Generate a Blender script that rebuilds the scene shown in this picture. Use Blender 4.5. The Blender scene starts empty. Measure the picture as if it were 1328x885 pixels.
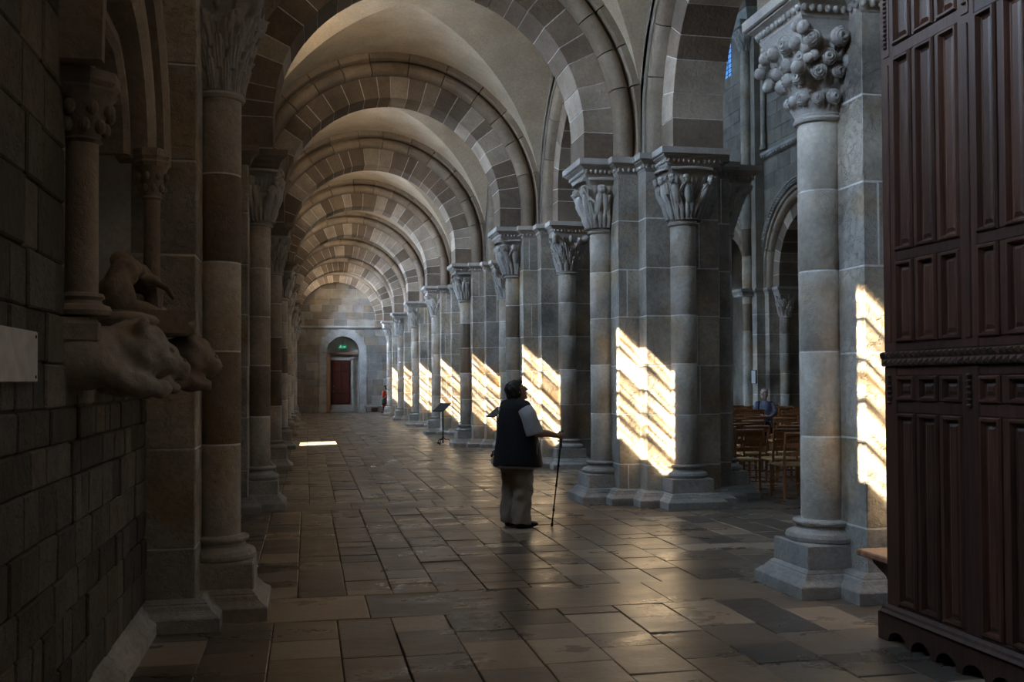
import bpy, bmesh, math, random
import numpy as np
from mathutils import Vector, Matrix
PI = math.pi
R = random.Random(7)
scene = bpy.context.scene
col = scene.collection

# ------------------------------------------------------------------ camera, world, sun, exposure
F_PX, YAW, PITCH, ROLL, SHIFT = 1290.5, .2033, .0221, .0042, 24.33
CAM_H = 1.6
cd = bpy.data.cameras.new('camera'); cam = bpy.data.objects.new('camera', cd); col.objects.link(cam)
cd.sensor_width = 36; cd.lens = F_PX/1328*36; cd.shift_y = SHIFT/1328; cd.clip_start = .05; cd.clip_end = 300
_c, _s = math.cos(YAW), math.sin(YAW); _cp, _sp = math.cos(PITCH), math.sin(PITCH)
rt = Vector((_c, -_s, 0)); up = Vector((-_s*_sp, -_c*_sp, _cp)); fw = Vector((_s*_cp, _c*_cp, _sp))
cr, sr = math.cos(ROLL), math.sin(ROLL)
rt2 = rt*cr - up*sr; up2 = rt*sr + up*cr
cam.matrix_world = Matrix(((rt2.x, up2.x, -fw.x, 0), (rt2.y, up2.y, -fw.y, 0), (rt2.z, up2.z, -fw.z, CAM_H), (0, 0, 0, 1)))
scene.camera = cam

world = bpy.data.worlds.new('sky'); scene.world = world; world.use_nodes = True
bg = world.node_tree.nodes['Background']; bg.inputs[0].default_value = (.16, .42, 1, 1); bg.inputs[1].default_value = .8

SUN_DIR = Vector((1, .41, -.95)).normalized()
sd = bpy.data.lights.new('sun', 'SUN'); sd.energy = 85; sd.angle = math.radians(.35); sd.color = (1, .87, .68)
sun = bpy.data.objects.new('sun', sd); col.objects.link(sun); sun.location = (-20, 0, 20)
sun.rotation_euler = SUN_DIR.to_track_quat('-Z', 'Y').to_euler()

GROUND_FILL_POWER = 28
FAR = {-2: 1, -1: 1.15, 0: 1, 1: 1, 2: 1.2, 3: 1.7, 4: 2.0, 5: 2.2, 6: 2.6, 7: 3.6}     # lamp gain per bay, raised to brighten the far end
SKY_POWER = 100          # watts of skylight through each aisle window
SKY_COL = (.50, .72, 1)
def daylight(name, loc, aim, sx, sy, power, colr=SKY_COL, spread=105):
    d = bpy.data.lights.new(name, 'AREA'); d.shape = 'RECTANGLE'; d.size = sx; d.size_y = sy
    d.energy = power; d.color = colr; d.spread = math.radians(spread)
    o = bpy.data.objects.new(name, d); col.objects.link(o); o.location = loc
    o.rotation_euler = Vector(aim).to_track_quat('-Z', 'Y').to_euler()
    return o
BAY = 5.84; P0Y = 7.08; PX = 4.764
PY = lambda k: P0Y + BAY*k
XL = -1.02              # aisle wall
WIN_Z0, WIN_Z1, WIN_HW = 5.60, 7.42, .47
for k in range(-2, 8):
    daylight('window_daylight', (XL-.05, PY(k)+BAY/2, (WIN_Z0+WIN_Z1)/2), (1, -.05, -.45), .9, 1.7, SKY_POWER*FAR[k])
    daylight('ground_bounce_fill', (XL-.05, PY(k)+BAY/2, WIN_Z0+.45), (1, 0, .55), .9, .8, GROUND_FILL_POWER*FAR[k], (1, .80, .58), 150)     # warm fill lamp added to brighten the vault, as if off sunlit ground
for k in (-1, 1, 3, 5):
    daylight('clerestory_daylight', (14.0, PY(k)+BAY/2, 13.4), (-1, 0, -.55), 1.2, 2.2, 85)
for k in (3, 4):
    daylight('clerestory_daylight', (5.6, PY(k)+BAY/2, 13.4), (1, 0, -.5), 1.2, 2.2, 90)

scene.view_settings.view_transform = 'Standard'; scene.view_settings.look = 'None'
scene.view_settings.gamma = 1; scene.view_settings.use_curve_mapping = False
scene.view_settings.exposure = 0.42
try:
    scene.cycles.max_bounces = 8; scene.cycles.diffuse_bounces = 6; scene.cycles.glossy_bounces = 3
    scene.cycles.transparent_max_bounces = 8; scene.cycles.sample_clamp_indirect = 6
    scene.cycles.use_denoising = True; scene.cycles.caustics_reflective = False; scene.cycles.caustics_refractive = False
except Exception: pass

# ------------------------------------------------------------------ materials (procedural, fixed to the surface)
def _n(nt, t, **kw):
    n = nt.nodes.new(t)
    for k, v in kw.items(): setattr(n, k, v)
    return n
def ramp(nt, stops, interp='LINEAR'):
    r = _n(nt, 'ShaderNodeValToRGB'); cr_ = r.color_ramp; cr_.interpolation = interp
    while len(cr_.elements) > 1: cr_.elements.remove(cr_.elements[-1])
    for i, (p, c) in enumerate(stops):
        e = cr_.elements[0] if i == 0 else cr_.elements.new(p)
        e.position = p; e.color = (*c, 1) if len(c) == 3 else c
    return r
def g3(v): return (v, v, v)
def stone(name, cols, mode='random', stain=(.62, 1.15), ochre=.25, ochre_col=(.42, .26, .12), rough=(.8, .95), bump=.35, pit=.0, stretch=(1, 1, 1), fine=26, spec=.25, wave=0):
    m = bpy.data.materials.new(name); m.use_nodes = True; nt = m.node_tree; L = nt.links.new
    b = nt.nodes['Principled BSDF']; b.inputs['Specular IOR Level'].default_value = spec
    geo = _n(nt, 'ShaderNodeNewGeometry'); mp = _n(nt, 'ShaderNodeMapping'); mp.inputs['Scale'].default_value = stretch
    L(geo.outputs['Position'], mp.inputs[0])
    st = [(i/len(cols), c) for i, c in enumerate(cols)]
    rp = ramp(nt, st, 'CONSTANT')
    if mode == 'random': L(_n(nt, 'ShaderNodeObjectInfo').outputs['Random'], rp.inputs[0])
    elif mode == 'attr':
        a = _n(nt, 'ShaderNodeAttribute', attribute_name='tone'); L(a.outputs['Fac'], rp.inputs[0])
    else: rp.inputs[0].default_value = .5
    n1 = _n(nt, 'ShaderNodeTexNoise'); n1.inputs['Scale'].default_value = 1.7; n1.inputs['Detail'].default_value = 7; n1.inputs['Roughness'].default_value = .62
    L(mp.outputs[0], n1.inputs['Vector'])
    r1 = ramp(nt, [(.3, g3(stain[0])), (.68, g3(stain[1]))]); L(n1.outputs['Fac'], r1.inputs[0])
    mx = _n(nt, 'ShaderNodeMix', data_type='RGBA', blend_type='MULTIPLY'); mx.inputs['Factor'].default_value = 1
    L(rp.outputs[0], mx.inputs[6]); L(r1.outputs[0], mx.inputs[7])
    n2 = _n(nt, 'ShaderNodeTexNoise'); n2.inputs['Scale'].default_value = 2.3; n2.inputs['Detail'].default_value = 5; n2.noise_dimensions = '4D'; n2.inputs['W'].default_value = 3.7
    L(mp.outputs[0], n2.inputs['Vector'])
    r2 = ramp(nt, [(.5, (0, 0, 0)), (.72, g3(ochre))]); L(n2.outputs['Fac'], r2.inputs[0])
    m2 = _n(nt, 'ShaderNodeMix', data_type='RGBA'); L(r2.outputs[0], m2.inputs[0]); L(mx.outputs[2], m2.inputs[6]); m2.inputs[7].default_value = (*ochre_col, 1)
    n3 = _n(nt, 'ShaderNodeTexNoise'); n3.inputs['Scale'].default_value = fine; n3.inputs['Detail'].default_value = 6; L(geo.outputs['Position'], n3.inputs['Vector'])
    r3 = ramp(nt, [(.3, g3(.86)), (.7, g3(1.08))]); L(n3.outputs['Fac'], r3.inputs[0])
    m3 = _n(nt, 'ShaderNodeMix', data_type='RGBA', blend_type='MULTIPLY'); m3.inputs['Factor'].default_value = 1
    L(m2.outputs[2], m3.inputs[6]); L(r3.outputs[0], m3.inputs[7]); L(m3.outputs[2], b.inputs['Base Color'])
    rr = ramp(nt, [(.3, g3(rough[0])), (.7, g3(rough[1]))]); L(n1.outputs['Fac'], rr.inputs[0]); L(rr.outputs[0], b.inputs['Roughness'])
    bp = _n(nt, 'ShaderNodeBump'); bp.inputs['Strength'].default_value = bump; bp.inputs['Distance'].default_value = .012
    L(n3.outputs['Fac'], bp.inputs['Height']); last = bp
    if pit:
        n4 = _n(nt, 'ShaderNodeTexNoise'); n4.inputs['Scale'].default_value = 15; n4.inputs['Detail'].default_value = 5; n4.inputs['Roughness'].default_value = .7; L(geo.outputs['Position'], n4.inputs['Vector'])
        r4 = ramp(nt, [(.36, (0, 0, 0)), (.5, (1, 1, 1))]); L(n4.outputs['Fac'], r4.inputs[0])
        b4 = _n(nt, 'ShaderNodeBump'); b4.inputs['Strength'].default_value = pit; b4.inputs['Distance'].default_value = .02
        L(r4.outputs[0], b4.inputs['Height']); L(bp.outputs[0], b4.inputs['Normal']); last = b4
    if wave:
        n5 = _n(nt, 'ShaderNodeTexNoise'); n5.inputs['Scale'].default_value = 4.5; n5.inputs['Detail'].default_value = 4; L(mp.outputs[0], n5.inputs['Vector'])
        b5 = _n(nt, 'ShaderNodeBump'); b5.inputs['Strength'].default_value = wave; b5.inputs['Distance'].default_value = .03
        L(n5.outputs['Fac'], b5.inputs['Height']); L(last.outputs[0], b5.inputs['Normal']); last = b5
    L(last.outputs[0], b.inputs['Normal'])
    return m
def plain(name, c, rough=.6, metal=0, spec=.4, noise=.0, nscale=30, bump=0, sub=None):
    m = bpy.data.materials.new(name); m.use_nodes = True; nt = m.node_tree; L = nt.links.new
    b = nt.nodes['Principled BSDF']; b.inputs['Roughness'].default_value = rough; b.inputs['Metallic'].default_value = metal; b.inputs['Specular IOR Level'].default_value = spec
    tc = _n(nt, 'ShaderNodeTexCoord'); n = _n(nt, 'ShaderNodeTexNoise'); n.inputs['Scale'].default_value = nscale; n.inputs['Detail'].default_value = 5
    L(tc.outputs['Object'], n.inputs['Vector'])
    r = ramp(nt, [(.25, tuple(v*(1-noise) for v in c)), (.75, tuple(min(1, v*(1+noise)) for v in c))]); L(n.outputs['Fac'], r.inputs[0]); L(r.outputs[0], b.inputs['Base Color'])
    if bump:
        bp = _n(nt, 'ShaderNodeBump'); bp.inputs['Strength'].default_value = bump; bp.inputs['Distance'].default_value = .006
        L(n.outputs['Fac'], bp.inputs['Height']); L(bp.outputs[0], b.inputs['Normal'])
    return m
def wood(name, c, rough=.45, var=.35):
    m = bpy.data.materials.new(name); m.use_nodes = True; nt = m.node_tree; L = nt.links.new
    b = nt.nodes['Principled BSDF']; b.inputs['Roughness'].default_value = rough; b.inputs['Specular IOR Level'].default_value = .4
    geo = _n(nt, 'ShaderNodeNewGeometry'); mp = _n(nt, 'ShaderNodeMapping'); mp.inputs['Scale'].default_value = (14, 14, 1.1); L(geo.outputs['Position'], mp.inputs[0])
    n = _n(nt, 'ShaderNodeTexNoise'); n.inputs['Scale'].default_value = 3; n.inputs['Detail'].default_value = 7; L(mp.outputs[0], n.inputs['Vector'])
    r = ramp(nt, [(.3, tuple(v*(1-var) for v in c)), (.7, tuple(v*(1+var) for v in c))]); L(n.outputs['Fac'], r.inputs[0])
    oi = _n(nt, 'ShaderNodeObjectInfo'); r2 = ramp(nt, [(0, (.75, .75, .75)), (1, (1.25, 1.12, 1.05))]); L(oi.outputs['Random'], r2.inputs[0])
    mx = _n(nt, 'ShaderNodeMix', data_type='RGBA', blend_type='MULTIPLY'); mx.inputs['Factor'].default_value = 1
    L(r.outputs[0], mx.inputs[6]); L(r2.outputs[0], mx.inputs[7]); L(mx.outputs[2], b.inputs['Base Color'])
    bp = _n(nt, 'ShaderNodeBump'); bp.inputs['Strength'].default_value = .15; bp.inputs['Distance'].default_value = .004
    L(n.outputs['Fac'], bp.inputs['Height']); L(bp.outputs[0], b.inputs['Normal'])
    return m

M = {}
M['pier'] = stone('pier limestone', [(.42, .385, .335), (.50, .45, .375), (.55, .49, .40), (.46, .43, .385)], ochre=.75, ochre_col=(.42, .28, .13), pit=.7, bump=.45, stain=(.45, 1.2))
M['shaft'] = stone('shaft limestone', [(.50, .46, .40), (.56, .51, .43), (.60, .55, .47), (.47, .42, .35)], ochre=.7, ochre_col=(.44, .29, .14), pit=.4, bump=.4, stain=(.5, 1.15))
M['shaft_dark'] = stone('shaft brown limestone', [(.19, .15, .115), (.24, .19, .14)], ochre=.3, pit=.4, bump=.4)
M['carved'] = stone('carved limestone', [(.46, .44, .41), (.52, .49, .45)], ochre=.18, bump=.25, fine=60)
M['mortar'] = stone('pale lime mortar', [(.78, .77, .74)], mode=None, ochre=.05, bump=.3, stain=(.8, 1.1))
M['base'] = stone('base limestone', [(.36, .34, .31), (.42, .39, .35)], ochre=.25, pit=.45, bump=.4)
M['arch'] = stone('arch voussoir stone', [(.19, .148, .112), (.25, .198, .15), (.20, .16, .125), (.37, .31, .245), (.49, .42, .34), (.23, .182, .14), (.52, .45, .365), (.27, .215, .165)], ochre=.25, ochre_col=(.30, .17, .09), pit=.35, bump=.4)
M['roll'] = stone('roll moulding stone', [(.28, .225, .17), (.38, .31, .24), (.33, .275, .215)], ochre=.3, ochre_col=(.30, .2, .1), pit=.2)
M['vault'] = stone('vault plaster', [(.60, .515, .395)], mode=None, stain=(.78, 1.08), ochre=.35, ochre_col=(.44, .30, .18), bump=.15, rough=(.85, .95))
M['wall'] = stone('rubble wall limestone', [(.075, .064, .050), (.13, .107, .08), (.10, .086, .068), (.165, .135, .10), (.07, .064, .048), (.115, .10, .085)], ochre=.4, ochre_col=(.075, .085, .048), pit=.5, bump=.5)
M['ashlar'] = stone('grey ashlar', [(.25, .235, .21), (.36, .32, .27), (.30, .285, .265), (.42, .38, .32), (.27, .225, .175)], ochre=.3, pit=.2)
M['joint'] = stone('wall joint mortar', [(.52, .49, .44)], mode=None, ochre=.1)
M['joint_dark'] = stone('dark wall joint', [(.085, .073, .057)], mode=None, ochre=.05)
M['nave'] = stone('nave wall stone', [(.26, .235, .20), (.34, .305, .26), (.30, .27, .23)], ochre=.2, pit=.2)
FLOORC = [(.115, .088, .065), (.175, .134, .098), (.14, .108, .08), (.215, .157, .105), (.075, .063, .052), (.33, .255, .18), (.165, .128, .094), (.125, .096, .071)]
M['slab'] = stone('worn floor slab', FLOORC, ochre=.12, ochre_col=(.24, .15, .08), rough=(.20, .46), bump=.12, wave=.22, stretch=(.8, 1.3, 1), spec=.5, stain=(.78, 1.1))
M['slab_far'] = stone('worn floor slab joined', FLOORC, mode='attr', ochre=.12, ochre_col=(.24, .15, .08), rough=(.20, .46), bump=.12, wave=.22, stretch=(.8, 1.3, 1), spec=.5, stain=(.78, 1.1))
M['floor_joint'] = stone('floor joint dirt', [(.055, .043, .032)], mode=None)
M['oak'] = wood('dark polished oak', (.046, .022, .015), .42)
M['oak_panel'] = wood('dark oak panel', (.056, .026, .016), .40)
M['chair'] = wood('chair wood', (.34, .155, .060), .38)
M['rush'] = plain('rush seat', (.46, .30, .13), .7, noise=.35, nscale=60, bump=.4)
M['red_door'] = wood('red brown door', (.085, .018, .012), .5)
M['door_brown'] = wood('brown door lining', (.30, .16, .09), .6)
M['white_stone'] = stone('pale dressed stone', [(.50, .49, .46)], mode=None, ochre=.08)
M['iron'] = plain('dark iron', (.010, .009, .009), .7, 0, .25)
M['vest'] = plain('black quilted vest', (.007, .007, .009), .85, noise=.3, nscale=40, bump=.3)
M['shirt'] = plain('white cotton', (.40, .385, .375), .85, noise=.08, nscale=50, bump=.2)
M['trouser'] = plain('beige trousers', (.32, .255, .19), .9, noise=.15, nscale=25, bump=.3)
M['skin'] = plain('skin', (.46, .25, .17), .55, noise=.1, nscale=20)
M['hair'] = plain('dark hair', (.022, .016, .012), .6, noise=.5, nscale=70, bump=.6)
M['white_hair'] = plain('white hair', (.62, .59, .55), .7, noise=.2, nscale=60, bump=.5)
M['black'] = plain('black rubber', (.01, .01, .01), .5)
M['red_cloth'] = plain('red dress', (.27, .028, .014), .85, noise=.15)
M['teal'] = plain('teal bag', (.03, .11, .12), .7)
M['blue_shirt'] = plain('light blue shirt', (.24, .28, .42), .85, noise=.15, nscale=30)
M['purple'] = plain('purple strap', (.10, .02, .09), .7)
M['brown_skirt'] = plain('black skirt', (.02, .017, .02), .85)
M['plaque'] = plain('grey metal plaque', (.40, .39, .38), .5, .15, noise=.25, nscale=12)
M['paper'] = plain('white notice', (.55, .57, .60), .7)
M['sculpt'] = stone('sculpted stone', [(.27, .215, .165), (.34, .275, .21)], ochre=.2, pit=.3, bump=.4)
M['lead'] = plain('window bar iron', (.03, .03, .03), .6, .3)
M['sign_white'] = plain('sign white', (.8, .82, .8), .5)
def emit(name, c, s):
    m = bpy.data.materials.new(name); m.use_nodes = True; b = m.node_tree.nodes['Principled BSDF']
    b.inputs['Base Color'].default_value = (*c, 1); b.inputs['Emission Color'].default_value = (*c, 1); b.inputs['Emission Strength'].default_value = s
    return m
M['exit_green'] = emit('lit exit sign green', (.0, .26, .11), .3)
M['exit_white'] = emit('lit exit sign white', (.75, .85, .8), .3)
def glass():
    m = bpy.data.materials.new('sun-streaking pane glass'); m.use_nodes = True; nt = m.node_tree; L = nt.links.new
    for n in list(nt.nodes):
        if n.type == 'BSDF_PRINCIPLED': nt.nodes.remove(n)
    out = nt.nodes['Material Output']; t = _n(nt, 'ShaderNodeBsdfTransparent'); geo = _n(nt, 'ShaderNodeNewGeometry')
    mp = _n(nt, 'ShaderNodeMapping'); mp.inputs['Scale'].default_value = (1, 1.5, 8); L(geo.outputs['Position'], mp.inputs[0])
    v = _n(nt, 'ShaderNodeTexNoise'); v.inputs['Scale'].default_value = 1.9; v.inputs['Detail'].default_value = 3; v.inputs['Roughness'].default_value = .6; L(mp.outputs[0], v.inputs['Vector'])
    r = ramp(nt, [(.38, (.05, .037, .022)), (.49, (.30, .25, .19)), (.60, (1, .97, .92))]); L(v.outputs['Fac'], r.inputs[0])  # tint of the unseen panes, shaped to streak the sun patches
    L(r.outputs[0], t.inputs[0]); L(t.outputs[0], out.inputs[0]); return m
M['glass'] = glass()
M['glass_glow'] = emit('glowing blue pane glass', (.10, .30, .75), .75)  # pane glows by emission in place of the sky behind it

# ------------------------------------------------------------------ mesh helpers
class G:
    def __init__(s): s.v = []; s.f = []; s.t = []
    def add(s, v, f, tone=None):
        o = len(s.v); s.v += [tuple(map(float, p)) for p in v]; s.f += [tuple(i+o for i in q) for q in f]
        if tone is not None: s.t += [tone]*len(f)
        return s
    def cbox(s, x0, x1, y0, y1, z0, z1, c=.006, jit=0, tone=None, xf=None, open_bottom=False):
        X, Y, Z = (x0, x1), (y0, y1), (z0, z1); c = min(c, (x1-x0)*.3, (y1-y0)*.3, (z1-z0)*.3)
        v = []
        for i in range(8):
            b = (i & 1, (i >> 1) & 1, (i >> 2) & 1); sg = [1 if q == 0 else -1 for q in b]; p = (X[b[0]], Y[b[1]], Z[b[2]])
            j = (R.uniform(-jit, jit), R.uniform(-jit, jit), R.uniform(-jit, jit)) if jit else (0, 0, 0)
            for ax in range(3): v.append([p[q]+(0 if q == ax else sg[q]*c)+j[q] for q in range(3)])
        I = lambda b0, b1, b2, ax: (b0+2*b1+4*b2)*3+ax
        f = []
        for a in (0, 1):
            f.append([I(a, 0, 0, 0), I(a, 1, 0, 0), I(a, 1, 1, 0), I(a, 0, 1, 0)])
            f.append([I(0, a, 0, 1), I(1, a, 0, 1), I(1, a, 1, 1), I(0, a, 1, 1)])
            f.append([I(0, 0, a, 2), I(1, 0, a, 2), I(1, 1, a, 2), I(0, 1, a, 2)])
            for b in (0, 1):
                f.append([I(a, b, 0, 0), I(a, b, 1, 0), I(a, b, 1, 1), I(a, b, 0, 1)])
                f.append([I(a, 0, b, 0), I(a, 1, b, 0), I(a, 1, b, 2), I(a, 0, b, 2)])
                f.append([I(0, a, b, 1), I(1, a, b, 1), I(1, a, b, 2), I(0, a, b, 2)])
                for d in (0, 1): f.append([I(a, b, d, 0), I(a, b, d, 1), I(a, b, d, 2)])
        ctr = np.mean(v, 0); va = np.array(v); ff = []
        for q in f:
            p = va[q]; n = np.cross(p[1]-p[0], p[2]-p[0])
            ff.append(q if np.dot(n, p.mean(0)-ctr) >= 0 else q[::-1])
        if xf: v = [tuple(xf @ Vector(p)) for p in v]
        return s.add(v, ff, tone)
    def lathe(s, prof, n=32, c=(0, 0, 0), a0=0, a1=2*PI, xf=None):
        full = abs(a1-a0-2*PI) < 1e-6; m = n if full else n+1; v = []
        for r, z in prof:
            for i in range(m):
                a = a0+(a1-a0)*i/n; v.append((c[0]+r*math.cos(a), c[1]+r*math.sin(a), c[2]+z))
        f = []
        for j in range(len(prof)-1):
            for i in range(n):
                k = (i+1) % m; f.append((j*m+i, j*m+k, (j+1)*m+k, (j+1)*m+i))
        if full:
            f.append(tuple(range(m))[::-1]); f.append(tuple((len(prof)-1)*m+i for i in range(m)))
        if xf: v = [tuple(xf @ Vector(p)) for p in v]
        return s.add(v, f)
    def levels(s, lv):                       # stacked closed polygons [(points2d, z)], same vertex count
        n = len(lv[0][0]); v = [(p[0], p[1], z) for pts, z in lv for p in pts]; f = []
        for j in range(len(lv)-1):
            for i in range(n):
                k = (i+1) % n; f.append((j*n+i, j*n+k, (j+1)*n+k, (j+1)*n+i))
        f.append(tuple(range(n))[::-1]); f.append(tuple((len(lv)-1)*n+i for i in range(n)))
        return s.add(v, f)
    def rings(s, rs, cap=True):              # list of rings of 3d points
        n = len(rs[0]); v = [p for r in rs for p in r]; f = []
        for j in range(len(rs)-1):
            for i in range(n):
                k = (i+1) % n; f.append((j*n+i, j*n+k, (j+1)*n+k, (j+1)*n+i))
        if cap: f.append(tuple(range(n))[::-1]); f.append(tuple((len(rs)-1)*n+i for i in range(n)))
        return s.add(v, f)
    def tube(s, pts, rad, n=10, cap=True, round_ends=False):
        P = [Vector(p) for p in pts]; rad = list(rad) if hasattr(rad, '__len__') else [rad]*len(P)
        if round_ends:
            d0 = (P[0]-P[1]).normalized(); d1 = (P[-1]-P[-2]).normalized(); r0, r1 = rad[0], rad[-1]
            P = [P[0]+d0*r0*.95, P[0]+d0*r0*.7]+P+[P[-1]+d1*r1*.7, P[-1]+d1*r1*.95]
            rad = [r0*.3, r0*.72]+rad+[r1*.72, r1*.3]
        rs = []; u = None
        for i, p in enumerate(P):
            d = (P[min(i+1, len(P)-1)]-P[max(i-1, 0)]).normalized()
            if u is None: u = d.orthogonal().normalized()
            u = (u-d*u.dot(d)).normalized(); w = d.cross(u)
            rs.append([tuple(p+(u*math.cos(a)+w*math.sin(a))*rad[i]) for a in [2*PI*q/n for q in range(n)]])
        return s.rings(rs, cap)
    def ell(s, c, r, n=16, m=10, rot=None):
        v = [];
        for j in range(m+1):
            t = -PI/2+PI*j/m; ct = max(math.cos(t), .02)
            for i in range(n):
                a = 2*PI*i/n; p = Vector((r[0]*ct*math.cos(a), r[1]*ct*math.sin(a), r[2]*math.sin(t)))
                if rot is not None: p = rot @ p
                v.append((p.x+c[0], p.y+c[1], p.z+c[2]))
        f = [(j*n+i, j*n+(i+1) % n, (j+1)*n+(i+1) % n, (j+1)*n+i) for j in range(m) for i in range(n)]
        f.append(tuple(range(n))[::-1]); f.append(tuple(m*n+i for i in range(n)))
        return s.add(v, f)
    def mesh(s, name, smooth=False, angle=None):
        me = bpy.data.meshes.new(name); me.from_pydata(s.v, [], s.f)
        if s.t and len(s.t) == len(s.f):
            a = me.attributes.new('tone', 'FLOAT', 'FACE'); a.data.foreach_set('value', s.t)
        if smooth:
            me.polygons.foreach_set('use_smooth', [True]*len(me.polygons))
            if angle is not None:
                try: me.set_sharp_from_angle(angle=math.radians(angle))
                except Exception: pass
        me.update(); return me
    def build(s, name, mat, parent=None, smooth=False, angle=None, loc=None, rz=0):
        me = s.mesh(name, smooth, angle); me.materials.append(M[mat] if isinstance(mat, str) else mat)
        return link(name, me, parent, loc, rz)
def link(name, me, parent=None, loc=None, rz=0):
    o = bpy.data.objects.new(name, me); col.objects.link(o)
    if parent is not None: o.parent = parent
    if loc is not None: o.location = loc
    if rz: o.rotation_euler.z = rz
    return o
def tag(o, label=None, cat=None, group=None, kind=None):
    if label: o['label'] = label
    if cat: o['category'] = cat
    if group: o['group'] = group
    if kind: o['kind'] = kind
    return o
def thing(name, loc, label, cat, group=None, rz=0):
    o = bpy.data.objects.new(name, None); o.empty_display_size = .2; col.objects.link(o); o.location = loc; o.rotation_euler.z = rz
    return tag(o, label, cat, group)
def copy_tree(o, parent=None, loc=None):
    c = o.copy(); col.objects.link(c)
    if parent is not None: c.parent = parent
    if loc is not None: c.location = loc
    for ch in list(o.children): copy_tree(ch, c)
    return c
def organic(name, g, mat, parent, voxel=.012, smooth=6, disp=None):
    me = g.mesh('tmp'); o = bpy.data.objects.new('tmp', me); col.objects.link(o)
    r = o.modifiers.new('r', 'REMESH'); r.mode = 'VOXEL'; r.voxel_size = voxel
    sm = o.modifiers.new('s', 'SMOOTH'); sm.iterations = smooth; sm.factor = .5
    dg = bpy.context.evaluated_depsgraph_get(); dg.update()
    m2 = bpy.data.meshes.new_from_object(o.evaluated_get(dg)); bpy.data.objects.remove(o); m2.name = name
    n = len(m2.vertices)
    if disp is not None and n:
        co = np.empty(n*3, 'f'); m2.vertices.foreach_get('co', co); no = np.empty(n*3, 'f'); m2.vertex_normals.foreach_get('vector', no)
        co = co.reshape(-1, 3); no = no.reshape(-1, 3); co += no*disp(co)[:, None]; m2.vertices.foreach_set('co', co.ravel())
    m2.polygons.foreach_set('use_smooth', [True]*len(m2.polygons)); m2.materials.clear(); m2.materials.append(M[mat]); m2.update()
    return link(name, m2, parent)

# ------------------------------------------------------------------ floor: slabs in lengthwise strips with a band of long slabs at each pier
def project(x, y, z):
    d = Vector((x, y, z-CAM_H)); w = d.dot(fw)
    return (664+F_PX*d.dot(rt2)/w, 442.5+SHIFT-F_PX*d.dot(up2)/w, w) if w > .1 else None
fl = G(); fl.add([(-1.5, -5, -.016), (22, -5, -.016), (22, 55, -.016), (-1.5, 55, -.016)], [(0, 1, 2, 3)])
floor = fl.build('floor', 'floor_joint'); tag(floor, kind='structure')
slabs = []
def strips(x0, x1, y0, y1, w, lmin, lmax, gx=0):
    x = x0
    while x < x1-.05:
        ww = w*R.uniform(.92, 1.08); xe = min(x+ww, x1); y = y0
        if x1-xe < .12: xe = x1
        while y < y1-.02:
            l = R.choice((R.uniform(lmin, lmax), R.uniform(lmin, lmax), R.uniform(lmin*.45, lmin))); ye = y+l
            if y1-ye < .16: ye = y1
            slabs.append((x, xe, y, ye)); y = ye
        x = xe
for k in range(-1, 8):
    hb = .37; yb = PY(k)+.14
    if k >= 0:
        x = -1.0+R.uniform(0, .5); xs = [-1.05]
        while x < 6.6: xs.append(x); x += R.uniform(.85, 1.35)
        xs.append(6.7)
        for a, b in zip(xs[:-1], xs[1:]): slabs.append((a, b, yb-hb, yb+hb))
    y0, y1 = max(yb+hb, 3.2), PY(k+1)+.14-hb
    if k == -1: strips(-.98, 6.7, y0, y1, .39, .38, .62)
    else: strips(-1.08 if k else -1.1, 6.7, y0, y1, .365, .32, .60)
strips(6.7, 14.3, 6, 40, .6, .5, 1.0)
def ssize(s):
    p = project((s[0]+s[1])/2, (s[2]+s[3])/2, 0)
    if p is None or not (-60 < p[0] < 1390 and p[1] < 960): return 0
    return (s[1]-s[0])*(s[3]-s[2])/p[2]**3
slabs.sort(key=ssize, reverse=True)
for s in slabs[:296]:
    g = G(); dz = R.uniform(-.004, .003)
    g.cbox(s[0]+.0025, s[1]-.0025, s[2]+.0025, s[3]-.0025, -.05, dz, .005, jit=.0022)
    o = g.build('slab', 'slab', floor)
g = G()
for s in slabs[296:]: g.cbox(s[0]+.005, s[1]-.005, s[2]+.005, s[3]-.005, -.05, R.uniform(-.004, .003), .005, jit=.002, tone=R.random())
tag(g.build('far_slabs', 'slab_far', floor), kind='stuff')

# ------------------------------------------------------------------ columns, capitals, piers
def outline(Ro, wo, ao, bo):
    q = [(-Ro, -wo), (-ao, -wo), (-ao, -bo), (-bo, -bo), (-bo, -ao), (-wo, -ao), (-wo, -Ro)]
    # quadrant order runs anticlockwise seen from above: start at west arm going to south
    pts = []
    for k in range(4):
        c, s = round(math.cos(k*PI/2)), round(math.sin(k*PI/2))
        pts += [(c*x-s*y, s*x+c*y) for x, y in q]
    return pts
ARM, HALF, KCOL, RCOL = .78, .50, .85, .165
Z_CAP0, Z_CAP1, Z_IMP = 3.64, 4.30, 4.52

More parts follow.
